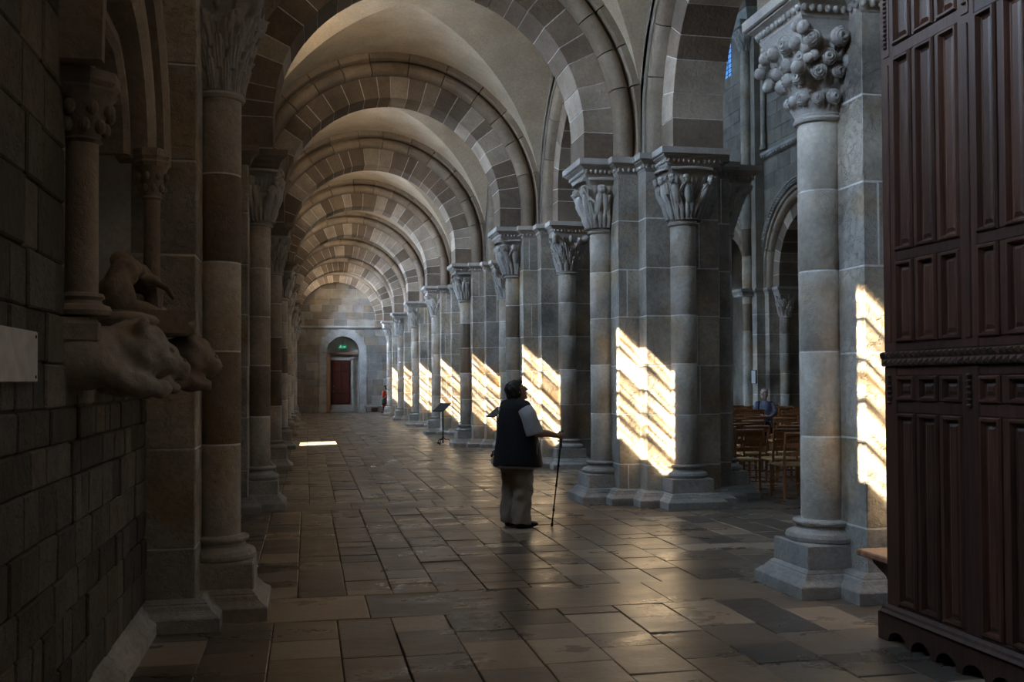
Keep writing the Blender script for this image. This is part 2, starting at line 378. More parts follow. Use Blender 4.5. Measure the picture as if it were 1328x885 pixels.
def smoothmax(a, b): return np.maximum(a, b)
def bump_ell(S, T, s0, t0, rs, rt_, h):
    q = 1-((S-s0)/rs)**2-((T-t0)/rt_)**2
    return h*np.sqrt(np.clip(q, 0, 1))
def capsule(S, T, s0, t0, s1, t1, r, h):
    ds, dt = s1-s0, t1-t0; l = ds*ds+dt*dt
    u = np.clip(((S-s0)*ds+(T-t0)*dt)/l, 0, 1); d2 = ((S-s0-u*ds)**2+(T-t0-u*dt)**2)/r**2
    return h*np.sqrt(np.clip(1-d2, 0, 1))
def capital_mesh(kind, r0=RCOL+.01, half=.335, z0=Z_CAP0, z1=Z_CAP1, n=192, m=60, seed=1):
    rr = random.Random(seed)
    th = np.linspace(0, 2*PI, n, endpoint=False); t = np.linspace(0, 1, m); TH, T = np.meshgrid(th, t)
    sq = half/np.maximum(np.abs(np.cos(TH)), np.abs(np.sin(TH))); sq = np.minimum(sq, half*1.34)
    w = np.clip(T, 0, 1)**(3.0 if kind == 'figures' else 1.5)
    rad = (r0+(-.012 if kind == 'figures' else .012)*np.sin(PI*T))*(1-w)+sq*w
    face = np.round(TH/(PI/2)); A = (TH-face*PI/2)/(PI/4); S = A          # -1..1 across each face
    Fi = (face % 4).astype(int)
    D = np.zeros_like(T)
    if kind == 'relief':
        for f in range(4):
            mk = Fi == f; d = np.zeros_like(T)
            for s0, lean, sc in ((-.62, .10*rr.choice((-1, 1)), 1.0), (.02+.08*rr.uniform(-1, 1), .15*rr.choice((-1, 1)), 1.06), (.64, .1*rr.choice((-1, 1)), .95)):
                h = .075
                d = np.maximum(d, capsule(S, T, s0-lean, .42, s0, .70, .17, h))            # torso
                d = np.maximum(d, capsule(S, T, s0-lean-.08, .06, s0-lean-.05, .42, .10, h*.85))   # legs
                d = np.maximum(d, capsule(S, T, s0-lean+.10, .06, s0-lean+.07, .42, .10, h*.85))
                d = np.maximum(d, bump_ell(S, T, s0+.02, .82, .11, .085, h*1.15))          # head
                d = np.maximum(d, capsule(S, T, s0-.12, .68, s0-.24*rr.uniform(.6, 1.3), .50+.18*rr.random(), .06, h*.9))
                d = np.maximum(d, capsule(S, T, s0+.12, .68, s0+.26*rr.uniform(.6, 1.3), .46+.2*rr.random(), .06, h*.9))
                d += .008*np.clip(np.sin((S-s0)*46+T*9), 0, 1)*(d > .02)*(T < .66)
            d = np.maximum(d, capsule(S, T, -.9, .05, .9, .05, .05, .03))
            D[mk] = d[mk]
        D = np.maximum(D, bump_ell(np.abs(S), T, 1.0, .88, .2, .11, .05))
    elif kind == 'leaves':
        for row, (t0, t1, cnt, off, h) in enumerate(((.0, .40, 12, 0, .055), (.22, .66, 12, .5, .065), (.42, .90, 8, 0, .075))):
            ph = (TH/(2*PI)*cnt+off); a = (ph-np.floor(ph)-.5)*2
            u = np.clip((T-t0)/(t1-t0), 0, 1); wid = .86*np.sin(np.clip(u*1.05+.18, 0, 1)*PI)**.6
            ins = np.clip(1-(np.abs(a)/np.maximum(wid, .05))**2, 0, 1)*((T >= t0) & (T <= t1))
            rib = .55+.45*np.abs(np.cos(a*PI*2.5+u*2.2))
            D = np.maximum(D, h*np.sqrt(ins)*rib*(.45+.9*u**2))
        D = np.maximum(D, bump_ell(np.abs(S), T, 1.0, .87, .24, .13, .075)); D = np.maximum(D, bump_ell(S, T, 0, .88, .14, .1, .04))
        D = np.maximum(D, capsule(np.abs(S), T, .35, .62, .85, .86, .08, .05))
    else:                                                     # globes: plain bell with fluted skirts behind the rosettes
        for t0, t1 in ((.02, .26), (.3, .55), (.58, .84)):
            u = np.clip((T-t0)/(t1-t0), 0, 1); D = np.maximum(D, (.018+.014*np.cos(TH*26)*np.sin(PI*u))*np.sin(PI*u)**.5*((T > t0) & (T < t1)))
    D *= np.clip((1-T)/.06, 0, 1)
    top = T > .955
    rad = rad+D; Z = z0+(z1-z0)*T
    v = np.stack([rad*np.cos(TH), rad*np.sin(TH), Z], -1).reshape(-1, 3)
    f = [(j*n+i, j*n+(i+1) % n, (j+1)*n+(i+1) % n, (j+1)*n+i) for j in range(m-1) for i in range(n)]
    f.append(tuple((m-1)*n+i for i in range(n)))
    g = G(); g.add(v, f)
    if kind == 'figures':
        def P(f, s_, t_, off=0):
            t_ = t_*.91 if t_ < .93 else t_; th_ = f*PI/2+s_*PI/4; q = min(half/max(abs(math.cos(th_)), abs(math.sin(th_))), half*1.34); w_ = t_**1.5
            r_ = (r0+.012*math.sin(PI*t_))*(1-w_)+q*w_+off; return Vector((r_*math.cos(th_), r_*math.sin(th_), z0+(z1-z0)*t_))
        for f in range(4):
            for s0, ln in ((-.66, rr.choice((-.2, .22))), (-.02, rr.choice((-.24, .24))), (.62, rr.choice((-.2, .2)))):
                k_ = rr.uniform(.92, 1.08); st = rr.uniform(.10, .22)
                tor = [P(f, s0+ln*.3, .40, .035), P(f, s0+ln*.7, .56, .05), P(f, s0+ln, .70, .045)]; g.tube(tor, [.052*k_, .056*k_, .046*k_], 9, round_ends=True)
                g.ell(P(f, s0+ln*1.2, .83, .055), (.044, .044, .054), 10, 7); g.ell(P(f, s0+ln*1.2, .875, .05), (.048, .048, .036), 8, 5)
                for sg in (-1, 1):
                    g.tube([P(f, s0+ln*.3+sg*.07, .40, .03), P(f, s0+sg*st*1.1, .22, .045), P(f, s0+sg*st*.9, .05, .025)], [.040, .032, .022], 8, round_ends=True)
                    g.tube([P(f, s0+sg*st*.9, .05, .025), P(f, s0+sg*st*.9+.06, .035, .05)], [.016, .012], 6, round_ends=True)
                    e_ = (rr.uniform(.16, .30)*sg, rr.uniform(-.16, -.02)); hnd = (rr.uniform(.05, .42)*sg, rr.uniform(-.22, .12))
                    g.tube([P(f, s0+ln+sg*.13, .71, .045), P(f, s0+ln+e_[0], .66+e_[1], .065), P(f, s0+ln+hnd[0], .66+hnd[1], .08)], [.025, .022, .017], 7, round_ends=True)
                for q in range(5): g.tube([P(f, s0+ln*.5+(q-2)*.055, .60, .082), P(f, s0+(q-2)*.085, .30, .066)], [.006, .009], 5)
            for sg in (-1, 1):                                 # leafy stems framing the scene, curled at the corners
                g.tube([P(f, sg*.96, .04, .02), P(f, sg*.92, .4, .035), P(f, sg*.97, .74, .05), P(f, sg*.90, .88, .075), P(f, sg*.80, .84, .085)], [.016, .02, .024, .026, .018], 7, round_ends=True)
            g.tube([P(f, -.9, .955, .0), P(f, -.45, .965, .02), P(f, 0, .97, .02), P(f, .45, .965, .02), P(f, .9, .955, .0)], .02, 6)
    if kind == 'globes':
        for (zc, cnt, off, rg) in ((3.76, 12, 0, .055), (3.93, 11, .4, .06), (4.03, 10, .1, .063), (4.17, 10, .5, .072)):
            for i in range(cnt):
                a = 2*PI*(i+off)/cnt; tt = (zc-z0)/(z1-z0); sqr = half/max(abs(math.cos(a)), abs(math.sin(a))); ww = tt**1.5
                rd = r0*(1-ww)+min(sqr, half*1.3)*ww+.035
                c0 = Vector((rd*math.cos(a), rd*math.sin(a), zc+rr.uniform(-.015, .015))); d = Vector((math.cos(a), math.sin(a), -.12)).normalized()
                q = d.to_track_quat('Z', 'Y').to_matrix().to_4x4(); q.translation = c0
                R1 = rg*rr.uniform(.88, 1.12)
                prof = [(R1*.5, -R1*.8), (R1*.95, -R1*.2), (R1, .1*R1), (R1*.86, R1*.42), (R1*.80, R1*.36), (R1*.62, R1*.66), (R1*.55, R1*.6), (R1*.33, R1*.82), (R1*.26, R1*.74), (R1*.16, R1*.74), (R1*.14, R1*.5), (.002, R1*.45)]
                g.lathe(prof, 12, xf=q)
        for a in (PI*5/4, PI*3/4, PI*7/4, PI/4):               # hanging clusters at the corners
            for i in range(9):
                rg = rr.uniform(.04, .06); rd = half*1.05+rr.uniform(-.02, .10); aa = a+rr.uniform(-.2, .2)
                g.ell((rd*math.cos(aa), rd*math.sin(aa), 3.92+.042*i+rr.uniform(-.02, .02)), (rg, rg, rg), 10, 7)
    me = g.mesh('capital', True, 50); me.materials.append(M['carved']); return me
CAPS = {'figures': capital_mesh('figures', seed=3), 'figures2': capital_mesh('figures', seed=11), 'leaves': capital_mesh('leaves'), 'globes': capital_mesh('globes', seed=5)}

def drum_mesh(z0, z1, r=RCOL):
    g = G(); g.lathe([(r-.004, z0+.005), (r, z0+.010), (r, z1-.010), (r-.004, z1-.005)], 36); me = g.mesh('drum', True, 40); me.materials.append(M['shaft']); return me
DR_Z = [.535, 1.17, 1.82, 2.44, 3.06, 3.585]
DRUMS = [drum_mesh(a, b) for a, b in zip(DR_Z[:-1], DR_Z[1:])]
DRUMS_DARK = []
for d in DRUMS:
    d2 = d.copy(); d2.materials.clear(); d2.materials.append(M['shaft_dark']); DRUMS_DARK.append(d2)
g = G(); g.lathe([(RCOL-.003, .5), (RCOL-.003, 3.64)], 32); SHAFT = g.mesh('column', True, 40); SHAFT.materials.append(M['mortar'])
g = G(); g.lathe([(.262, .37), (.282, .385), (.288, .41), (.276, .437), (.25, .448), (.226, .452), (.206, .468), (.203, .486), (.214, .498), (.226, .503), (.232, .517), (.226, .53), (.20, .535), (RCOL, .537)], 40); BASE = g.mesh('base', True, 35); BASE.materials.append(M['base'])
g = G(); g.cbox(-.28, .28, -.28, .28, .19, .372, .012, jit=.004); BLOCK = g.mesh('base_block'); BLOCK.materials.append(M['base'])
g = G(); g.lathe([(RCOL, 3.585), (RCOL+.022, 3.592), (RCOL+.034, 3.61), (RCOL+.022, 3.628), (RCOL+.012, 3.632), (RCOL+.02, 3.645), (RCOL+.008, 3.655)], 36); ASTR = g.mesh('astragal', True, 35); ASTR.materials.append(M['carved'])
def column(parent, x, y, kind, dark=(), sc=1, cap_rot=0):
    c = link('column', SHAFT, parent, (x, y, 0)); c.scale = (sc, sc, 1)
    for i, d in enumerate(DRUMS): link('drum', (DRUMS_DARK if i in dark else DRUMS)[i], c)
    link('base', BASE, c); link('base_block', BLOCK, c); link('astragal', ASTR, c); link('capital', CAPS[kind], c, rz=cap_rot)
    return c

COURSE = [.19, .52, 1.17, 1.80, 2.44, 3.06, 3.70, 4.31]
PLV = [(0, 0), (.085, 0), (.095, .008), (.11, .03), (.13, .055), (.155, .07), (.165, .085), (.172, .085), (.19, .105), (.20, .125)]
IMP = [(Z_CAP1-.01, .125), (4.315, .105), (4.33, .10), (4.36, .095), (4.395, .07), (4.415, .038), (4.42, .03), (4.43, .03), (4.435, .012), (4.445, 0), (Z_IMP, 0)]
pl_mesh = G().levels([(outline(1.242-o, .391-o, .935-o, .648-o), z) for z, o in PLV]).mesh('plinth'); pl_mesh.materials.append(M['base'])
imp_mesh = G().levels([(outline(1.28-o, .452-o, .895-o, .612-o), z) for z, o in IMP]).mesh('impost'); imp_mesh.materials.append(M['carved'])
def pellets(pts, z=4.365, inset=.088, step=.062, r=.024):
    g = G(); n = len(pts)
    for i in range(n):
        a = Vector(pts[i]); b = Vector(pts[(i+1) % n]); l = (b-a).length; m = int(l/step)
        for j in range(m):
            p = a+(b-a)*((j+.5)/m); g.ell((p.x, p.y, z), (r, r, r*1.2), 6, 4)
    me = g.mesh('pellet_band', True); me.materials.append(M['carved']); return me
pel_mesh = pellets(outline(1.28-.082, .452-.082, .895-.082, .612-.082))
core_mesh = G().levels([(outline(ARM-.0026, HALF-.3, ARM-.0025, HALF-.0025), z) for z in (.1, 4.4)]).mesh('core'); core_mesh.materials.append(M['mortar'])
def pier(k, label, kinds, dark=()):
    p = thing('stone_pier', (PX, PY(k), 0), label, 'pier', 'compound piers of the nave arcade')
    link('plinth', pl_mesh, p); link('core', core_mesh, p); link('impost', imp_mesh, p); tag(link('pellet_band', pel_mesh, p), kind='stuff')
    for i, (z0, z1) in enumerate(zip(COURSE[:-1], COURSE[1:])):
        gp = .009
        for q in range(4):
            wide = (q % 2 == 0)
            c, s = round(math.cos(q*PI/2)), round(math.sin(q*PI/2)); xf = Matrix(((c, -s, 0, 0), (s, c, 0, 0), (0, 0, 1, 0), (0, 0, 0, 1)))
            x_in = -HALF+.002 if not wide else -.01
            cut = R.choice((None, None, -.62, -.66)) if i % 2 == q % 2 else None
            ce = R.uniform(-.25, .25) if R.random() < .45 else None
            parts = []
            if wide and cut: parts = [(-ARM, cut-gp/2, -HALF, HALF), (cut+gp/2, x_in, -HALF, HALF)]
            elif not wide and ce is not None: parts = [(-ARM, x_in, -HALF, ce-gp/2), (-ARM, x_in, ce+gp/2, HALF)]
            else: parts = [(-ARM, x_in, -HALF, HALF)]
            for (xa, xb, ya, yb) in parts:
                b = G().cbox(xa, xb, ya, yb, z0+gp/2, z1-gp/2, .006, jit=.002, xf=xf)
                b.build('stone_block', 'pier', p)
    for q, (cx, cy) in enumerate(((-KCOL, 0), (-.02, -KCOL), (KCOL, 0), (0, KCOL))):
        column(p, cx, cy, kinds[q], dark[q] if q < len(dark) else ())
    return p
pier(-1, 'stone pier hidden behind the wooden porch, nearest the viewer', ('leaves',)*4)
pier(0, 'near stone pier beside the dark wooden porch, capital carved with globes', ('globes', 'globes', 'leaves', 'leaves'))
pier(1, 'stone pier right of the woman with the cane, broad sunlit flank', ('figures', 'figures2', 'leaves', 'leaves'))
pier(2, 'stone pier directly behind the woman, palm-leaf capital on its near shaft', ('figures2', 'leaves', 'leaves', 'leaves'), ((3,), (0,)))
pier(3, 'stone pier just left of the woman, brown drum in its aisle shaft', ('figures', 'leaves', 'leaves', 'leaves'), ((2, 3),))
pier(4, 'warm-lit stone pier behind the black lectern stand', ('leaves', 'leaves', 'leaves', 'leaves'))
pier(5, 'fifth sunlit stone pier down the aisle, beyond the lectern stand', ('leaves', 'figures', 'leaves', 'leaves'))
pier(6, 'stone pier two short of the end wall on the nave side', ('figures', 'leaves', 'leaves', 'leaves'))
pier(7, 'last stone pier before the end wall, beside the person in red', ('leaves', 'leaves', 'leaves', 'leaves'))

# aisle-wall responds (left): pilaster + engaged shaft
def rp(x_in, wp, xp, wc, xc): return [(x_in, -wp), (xp, -wp), (xp, -wc), (xc, -wc), (xc, wc), (xp, wc), (xp, wp), (x_in, wp)]
XI = XL-.3
rpl_mesh = G().levels([(rp(XI, .60-o, -.55-o, .37-o, -.26-o), z) for z, o in PLV]).mesh('plinth'); rpl_mesh.materials.append(M['base'])
rim_mesh = G().levels([(rp(XI, .60-o, -.58-o, .41-o, -.235-o), z) for z, o in IMP]).mesh('impost'); rim_mesh.materials.append(M['roll'])
rco_mesh = G().levels([(rp(XI, .474, -.717, .12, -.715), z) for z in (.1, 4.4)]).mesh('core'); rco_mesh.materials.append(M['mortar'])
LABL = ['near dark wall respond with a tall shaft, beside the carved niche', 'second wall respond along the left wall, past the niche', 'third wall respond along the left wall',
        'fourth wall respond along the left wall, short of the sunny floor strip', 'fifth wall respond on the left, catching warm light', 'sixth wall respond on the left wall',
        'seventh wall respond on the left, near the end wall', 'last wall respond left of the red door']
for k in range(0, 8):
    p = thing('wall_respond', (0, PY(k)+.2, 0), LABL[k], 'pilaster', 'responds along the aisle wall')
    link('plinth', rpl_mesh, p); link('core', rco_mesh, p); link('impost', rim_mesh, p)
    for z0, z1 in zip(COURSE[:-1], COURSE[1:]):
        G().cbox(XL-.1, -.71, -.48, .48, z0+.003, z1-.003, .009, jit=.003).build('stone_block', 'pier', p)
    column(p, -.60, 0, ('figures' if k % 2 else 'leaves') if k else 'leaves', {0: (3, 1), 1: (1,), 2: (2, 1), 3: (2,)}.get(k, ()), sc=.87)

# ------------------------------------------------------------------ arches
AX, AZ, AR, AT = 1.59, 4.90, 2.00, .40     # transverse arch: centre x, centre z, intrados radius, ring thickness
def vous(r0, r1, h0, h1, a0, a1, gap=.015, n=3):
    """one wedge stone; local frame: u along span, w vertical, h depth"""
    g0 = gap/2/((r0+r1)/2); rs = []
    for i in range(n+1):
        a = a0+g0+(a1-a0-2*g0)*i/n; c, s = math.cos(a), math.sin(a)
        rs.append([(r0*c, h0, r0*s), (r1*c, h0, r1*s), (r1*c, h1, r1*s), (r0*c, h1, r0*s)])
    return rs
def roll_profile(r0, h):            # section (radius, depth) of the moulded outer order, both edges rolled
    rc, hc, q = r0+.13, -h+.115, .115
    pts = [(r0, -h+.20), (r0+.008, -h+.14)]
    for i in range(9): t = PI*i/8; pts.append((rc-q*math.cos(t), hc-q*math.sin(t)))
    pts += [(r0+.252, -h+.15), (r0+.275, -h+.15), (r0+.285, -h+.03), (r0+.30, -h), (r0+.40, -h)]
    return pts+[(r, -d) for r, d in reversed(pts)]
def arch(root, xf, r, th, zstilt, hw, outer_h, nv, nr, phase=0):
    """voussoir ring + moulded outer ring, stilted down to z of impost; xf maps (u,h,w) to the thing's frame"""
    X = lambda rs: [[tuple(xf @ Vector(p)) for p in q] for q in rs]
    st = zstilt
    # mortar rings behind the stones
    g = G(); rs = vous(r+.006, r+th-.004, -hw+.006, hw-.006, 0, PI, 0, 40)
    rs = [[(x, y, z-st) for x, y, z in rs[0]]]+rs+[[(x, y, z-st) for x, y, z in rs[-1]]]
    g.rings(X(rs)); g.build('arch_core', 'mortar', root)
    a = 0; angs = [0]; wts = [R.uniform(.7, 1.4) for _ in range(nv)]; tot = sum(wts)
    for w_ in wts: a += w_/tot*PI; angs.append(a)
    for i in range(nv):
        j = R.uniform(-.004, .004)
        G().rings(X(vous(r+j, r+th, -hw+j, hw+j, angs[i], angs[i+1]))).build('voussoir', 'arch', root)
    for sgn in (0, 1):
        nst = 1
        x0, x1 = (r, r+th) if sgn == 0 else (-r-th, -r)
        b = [[(x0, -hw, -st+.004), (x1, -hw, -st+.004), (x1, hw, -st+.004), (x0, hw, -st+.004)], [(x0, -hw, -.004), (x1, -hw, -.004), (x1, hw, -.004), (x0, hw, -.004)]]
        G().rings(X(b)).build('springer_stone', 'arch', root)
    prof = roll_profile(r+th, outer_h); a = 0; wts = [R.uniform(.8, 1.25) for _ in range(nr)]; tot = sum(wts); angs = [0]
    for w_ in wts: a += w_/tot*PI; angs.append(a)
    for i in range(nr):
        g0 = .003; rs = []
        ns = 4
        for q in range(ns+1):
            t = angs[i]+g0+(angs[i+1]-angs[i]-2*g0)*q/ns; c, s = math.cos(t), math.sin(t)
            rs.append([(rad*c, d, rad*s) for rad, d in prof])
        if i == 0: rs = [[(x, y, -st) for x, y, z in rs[0]]]+rs
        if i == nr-1: rs = rs+[[(x, y, -st) for x, y, z in rs[-1]]]
        G().rings(X(rs)).build('roll_stone', 'roll', root, True, 40)
ALAB = ['behind the viewer, over the near wall respond', 'nearest in view, cut by the top of the frame', 'second across the aisle, its whole crown in view', 'third across the aisle, with alternating dark and pale stones',
        'fourth across the aisle, lit warm beneath', 'fifth across the aisle, pinkish stones', 'sixth across the aisle, small in the distance', 'seventh across the aisle, just before the end wall', 'last, against the end wall']
for k in range(0, 9):
    yk = PY(k) if k < 8 else 53.62
    t = thing('transverse_arch', (AX, yk+.05, AZ), 'round stone arch with roll moulding, '+ALAB[k], 'arch', 'transverse arches of the aisle')
    arch(t, Matrix.Identity(4), AR, AT, AZ-Z_IMP, .335, .50, 23, 13)
RZ90 = Matrix.Rotation(PI/2, 4, 'Z')
AR2 = BAY/2-1.19
BLAB = ['beside the wooden porch', 'from the globe capital pier to the sunlit pier', 'from the sunlit pier to the pier behind the woman', 'beyond the pier behind the woman', 'past the third sunlit pier', 'past the lectern stand', 'far down the nave side', 'last before the end wall']
for k in range(-1, 8):
    t = thing('arcade_arch', (PX+.06, PY(k)+BAY/2, AZ), 'round nave arcade arch, '+BLAB[max(k, 0)] if k != -1 else 'round nave arcade arch above the wooden porch', 'arch', 'arcade arches between aisle and nave')
    arch(t, RZ90, AR2, .40, AZ-Z_IMP, .335, .50, 17, 9)

# ------------------------------------------------------------------ vaults
ceil = G(); ceil.add([(-1.45, -4.7, 8.05), (4.4, -4.7, 8.05), (4.4, 54, 8.05), (-1.45, 54, 8.05)], [(0, 1, 2, 3)])
ceiling = ceil.build('ceiling', 'vault'); tag(ceiling, kind='structure')
VX, VRISE, VZ = 2.79, 2.80, 4.90
def vault_mesh(hy):
    g = G(); n = 26
    for q in range(4):
        v = []; idx = {}
        for i in range(n+1):                # i: from centre to edge along main axis ; j: across
            m = math.sin(PI/2*i/n)
            for j in range(-i, i+1):
                b = math.sin(PI/2*j/n)
                mn = min(abs(m), abs(b)); z = VRISE*math.sqrt(max(0, 1-mn*mn))
                u, w_ = (m, b) if q == 0 else (-m, -b) if q == 1 else (b, -m) if q == 2 else (-b, m)
                idx[(i, j)] = len(v); v.append((u*VX, w_*hy, z+.02*math.cos(u*PI/2)*math.cos(w_*PI/2)))
        f = []
        for i in range(n):
            for j in range(-i, i+1):
                a = idx[(i, j)]
                f.append((a, idx[(i+1, j)], idx[(i+1, j+1)]) )
                if j < i: f.append((a, idx[(i+1, j+1)], idx[(i, j+1)]))
            f.append((idx[(i, -i)], idx[(i+1, -i-1)], idx[(i+1, -i)]))
        g.add(v, f)
    me = g.mesh('vault', True); me.materials.append(M['vault']); return me
VM = vault_mesh(BAY/2-.42)
for k in range(-2, 8):
    o = link('vault', VM, ceiling, (AX, PY(k)+BAY/2+.05, VZ))

# ------------------------------------------------------------------ walls
def wall_bays():
    g = G(); x0, x1 = XL-.38, XL
    for k in range(-2, 8):
        a, b = PY(k), PY(k+1); c = (a+b)/2
        if k == -2: a = -4.7
        if k == 3:     # low opening that lets a strip of sun onto the floor
            lo = (25.35, 26.85, .80, 2.05)
            g.cbox(x0, x1, a, lo[0], 0, WIN_Z0, 0); g.cbox(x0, x1, lo[1], b, 0, WIN_Z0, 0); g.cbox(x0, x1, lo[0], lo[1], 0, lo[2], 0); g.cbox(x0, x1, lo[0], lo[1], lo[3], WIN_Z0, 0)
        elif k == -1: # wall behind the niche is set back
            g.cbox(x0, x1-.02, a, 4.60, 0, WIN_Z0, 0); g.cbox(x0-.3, x0+.02, 4.60, b, 0, WIN_Z0, 0); g.cbox(x0, x1-.02, 4.60, b, 0, 1.72, 0); g.cbox(x0, x1-.02, 4.60, b, 3.95, WIN_Z0, 0)
        else: g.cbox(x0, x1, a, b, -.1, WIN_Z0, 0)
        g.cbox(x0, x1, a, c-WIN_HW, WIN_Z0, WIN_Z1, 0); g.cbox(x0, x1, c+WIN_HW, b, WIN_Z0, WIN_Z1, 0); g.cbox(x0, x1, a, b, WIN_Z1, 8.1, 0)
    return g
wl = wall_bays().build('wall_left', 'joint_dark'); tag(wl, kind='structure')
# coursed rubble stones of the near left wall
z = .18; ci = 0
while z < 5.2:
    h = R.uniform(.15, .22) if z < 1.6 else R.uniform(.19, .28)
    y = 3.15+R.uniform(0, .25); yend = 6.82
    if 1.70 < z+h/2 < 3.95: yend = 4.58
    while y < yend-.03:
        l = R.uniform(.13, .34) if z < 1.6 else R.uniform(.2, .45); ye = min(y+l, yend)
        if yend-ye < .12: ye = yend
        pr = R.uniform(-.006, .008)
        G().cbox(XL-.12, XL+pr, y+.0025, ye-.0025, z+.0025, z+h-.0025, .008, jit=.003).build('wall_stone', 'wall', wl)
        y = ye
    z += h
for k in range(-2, 8):
    c = PY(k)+BAY/2; xw = XL-.33
    wn = G(); zc = (WIN_Z0+WIN_Z1)/2
    for yy in (c-WIN_HW+.02, c+WIN_HW-.02): wn.cbox(xw-.03, xw+.03, yy-.025, yy+.025, WIN_Z0, WIN_Z1, .004)
    for zz in (WIN_Z0+.02, WIN_Z1-.02): wn.cbox(xw-.03, xw+.03, c-WIN_HW, c+WIN_HW, zz-.025, zz+.025, .004)
    wo = wn.build('window_%d' % (k+3), 'lead'); tag(wo, kind='structure')
    for i in range(1, 6):
        zz = WIN_Z0+(WIN_Z1-WIN_Z0)*i/6; G().cbox(xw-.02, xw+.02, c-WIN_HW, c+WIN_HW, zz-.016, zz+.016, .003).build('saddle_bar', 'lead', wo)
    for yy in (c-.16, c+.16): G().cbox(xw-.006, xw+.006, yy-.005, yy+.005, WIN_Z0, WIN_Z1, .003).build('glazing_bar', 'lead', wo)
    G().add([(xw, c-WIN_HW, WIN_Z0), (xw, c+WIN_HW, WIN_Z0), (xw, c+WIN_HW, WIN_Z1), (xw, c-WIN_HW, WIN_Z1)], [(0, 1, 2, 3)]).build('pane', 'glass', wo)
# wall plinth along the near left wall
bb = G(); pr = [(XL-.05, 0), (XL+.085, 0), (XL+.085, .07), (XL+.075, .085), (XL+.045, .105), (XL+.03, .15), (XL+.008, .165), (XL, .19), (XL-.05, .19)]
yy = 2.6
basebd = G().cbox(XL-.05, XL+.05, 2.6, 6.7, -.01, .10, 0).build('baseboard_left', 'base'); tag(basebd, kind='structure')
while yy < 6.68:
    ye = min(yy+R.uniform(.5, .9), 6.68)
    if 6.68-ye < .2: ye = 6.68
    G().rings([[(x, yy+.003, z) for x, z in pr], [(x, ye-.003, z) for x, z in pr]]).build('moulded_stone', 'base', basebd); yy = ye

# nave arcade wall above the arches (right side of the aisle) and its far twin
def arcade_wall(x0, x1, ks, zt, zbot, y_first, off, name, mat):
    g = G(); PY = lambda k: P0Y+BAY*k+off; rad = BAY/2-1.19+.60
    for k in ks:
        c = PY(k)+BAY/2; n = 24; pts = []
        for i in range(n+1):
            a = PI-PI*i/n; pts.append((c+rad*math.cos(a), AZ+rad*math.sin(a)))
        pts = [(pts[0][0], zbot)]+pts+[(pts[-1][0], zbot)]
        for (ya, za), (yb, zb) in zip(pts[:-1], pts[1:]):
            if abs(yb-ya) < 1e-6: continue
            for x, fl_ in ((x0, 1), (x1, 0)):
                q = [(x, ya, za), (x, yb, zb), (x, yb, zt), (x, ya, zt)]; g.add(q, [(0, 1, 2, 3) if fl_ else (3, 2, 1, 0)])
            g.add([(x0, ya, za), (x1, ya, za), (x1, yb, zb), (x0, yb, zb)], [(0, 1, 2, 3)])
    for k in list(ks)+[ks[-1]+1]:
        y = PY(k); d = BAY/2-rad
        g.cbox(x0, x1, y-d, y+d, zbot, zt, 0)
    o = g.build(name, mat); tag(o, kind='structure'); return o
wr = arcade_wall(PX-.44, PX+.50, list(range(-2, 8)), 19.6, 4.50, 0, 0, 'wall_right', 'nave')
# end walls, nave walls and roof
XF = 14.7; FY = -.75
we = G(); Y_END = 53.8
dx0, dx1, dzs = 1.02, 2.74, 3.20; dcx = (dx0+dx1)/2; dr = (dx1-dx0)/2
we.cbox(-1.5, dx0, Y_END, Y_END+.8, -.1, 8.1, 0); we.cbox(dx1, 22, Y_END, Y_END+.8, -.1, 8.1, 0); we.cbox(dx0-.1, dx1+.1, Y_END+.75, Y_END+1.0, -.1, 4.5, 0); we.cbox(-1.4, 22, Y_END, Y_END+.8, 8.1, 20, 0)
n = 20
for i in range(n):
    a0, a1 = PI-PI*i/n, PI-PI*(i+1)/n; xa, za, xb, zb = dcx+dr*math.cos(a0), dzs+dr*math.sin(a0), dcx+dr*math.cos(a1), dzs+dr*math.sin(a1)
    we.add([(xa, Y_END, za), (xb, Y_END, zb), (xb, Y_END, 8.1), (xa, Y_END, 8.1)], [(0, 1, 2, 3)])
    we.add([(xa, Y_END, za), (xa, Y_END+.8, za), (xb, Y_END+.8, zb), (xb, Y_END, zb)], [(0, 1, 2, 3)])
wback = we.build('wall_back', 'joint'); tag(wback, kind='structure')
z = .0; rowi = 0
while z < 7.6:
    h = R.uniform(.34, .5); x = -1.1+R.uniform(0, .4)
    if z < 4.5 < z+h+.12: h = 4.5-z
    while x < 4.6:
        l = R.uniform(.45, .95); xe = x+l; zc = z+h/2
        rng = [(x, xe)]
        if zc < dzs+dr+.42:
            dd = dr+.40 if zc < dzs else math.sqrt(max(0, (dr+.40)**2-(zc-dzs)**2))
            rng = []
            if x < dcx-dd: rng.append((x, min(xe, dcx-dd)))
            if xe > dcx+dd: rng.append((max(x, dcx+dd), xe))
        for a, b in rng:
            if b-a > .07: G().cbox(a+.007, b-.007, Y_END-.03+R.uniform(-.008, .008), Y_END+.05, z+.007, z+h-.007, .008).build('ashlar_stone', 'ashlar', wback)
        x = xe
    z += h
tr = G().rings([[(-1.1, y, z) for y, z in ((Y_END+.02, 4.42), (Y_END-.05, 4.44), (Y_END-.13, 4.52), (Y_END-.13, 4.60), (Y_END+.02, 4.62))], [(4.4, y, z) for y, z in ((Y_END+.02, 4.42), (Y_END-.05, 4.44), (Y_END-.13, 4.52), (Y_END-.13, 4.60), (Y_END+.02, 4.62))]]).build('trim_1', 'white_stone'); tag(tr, kind='structure')

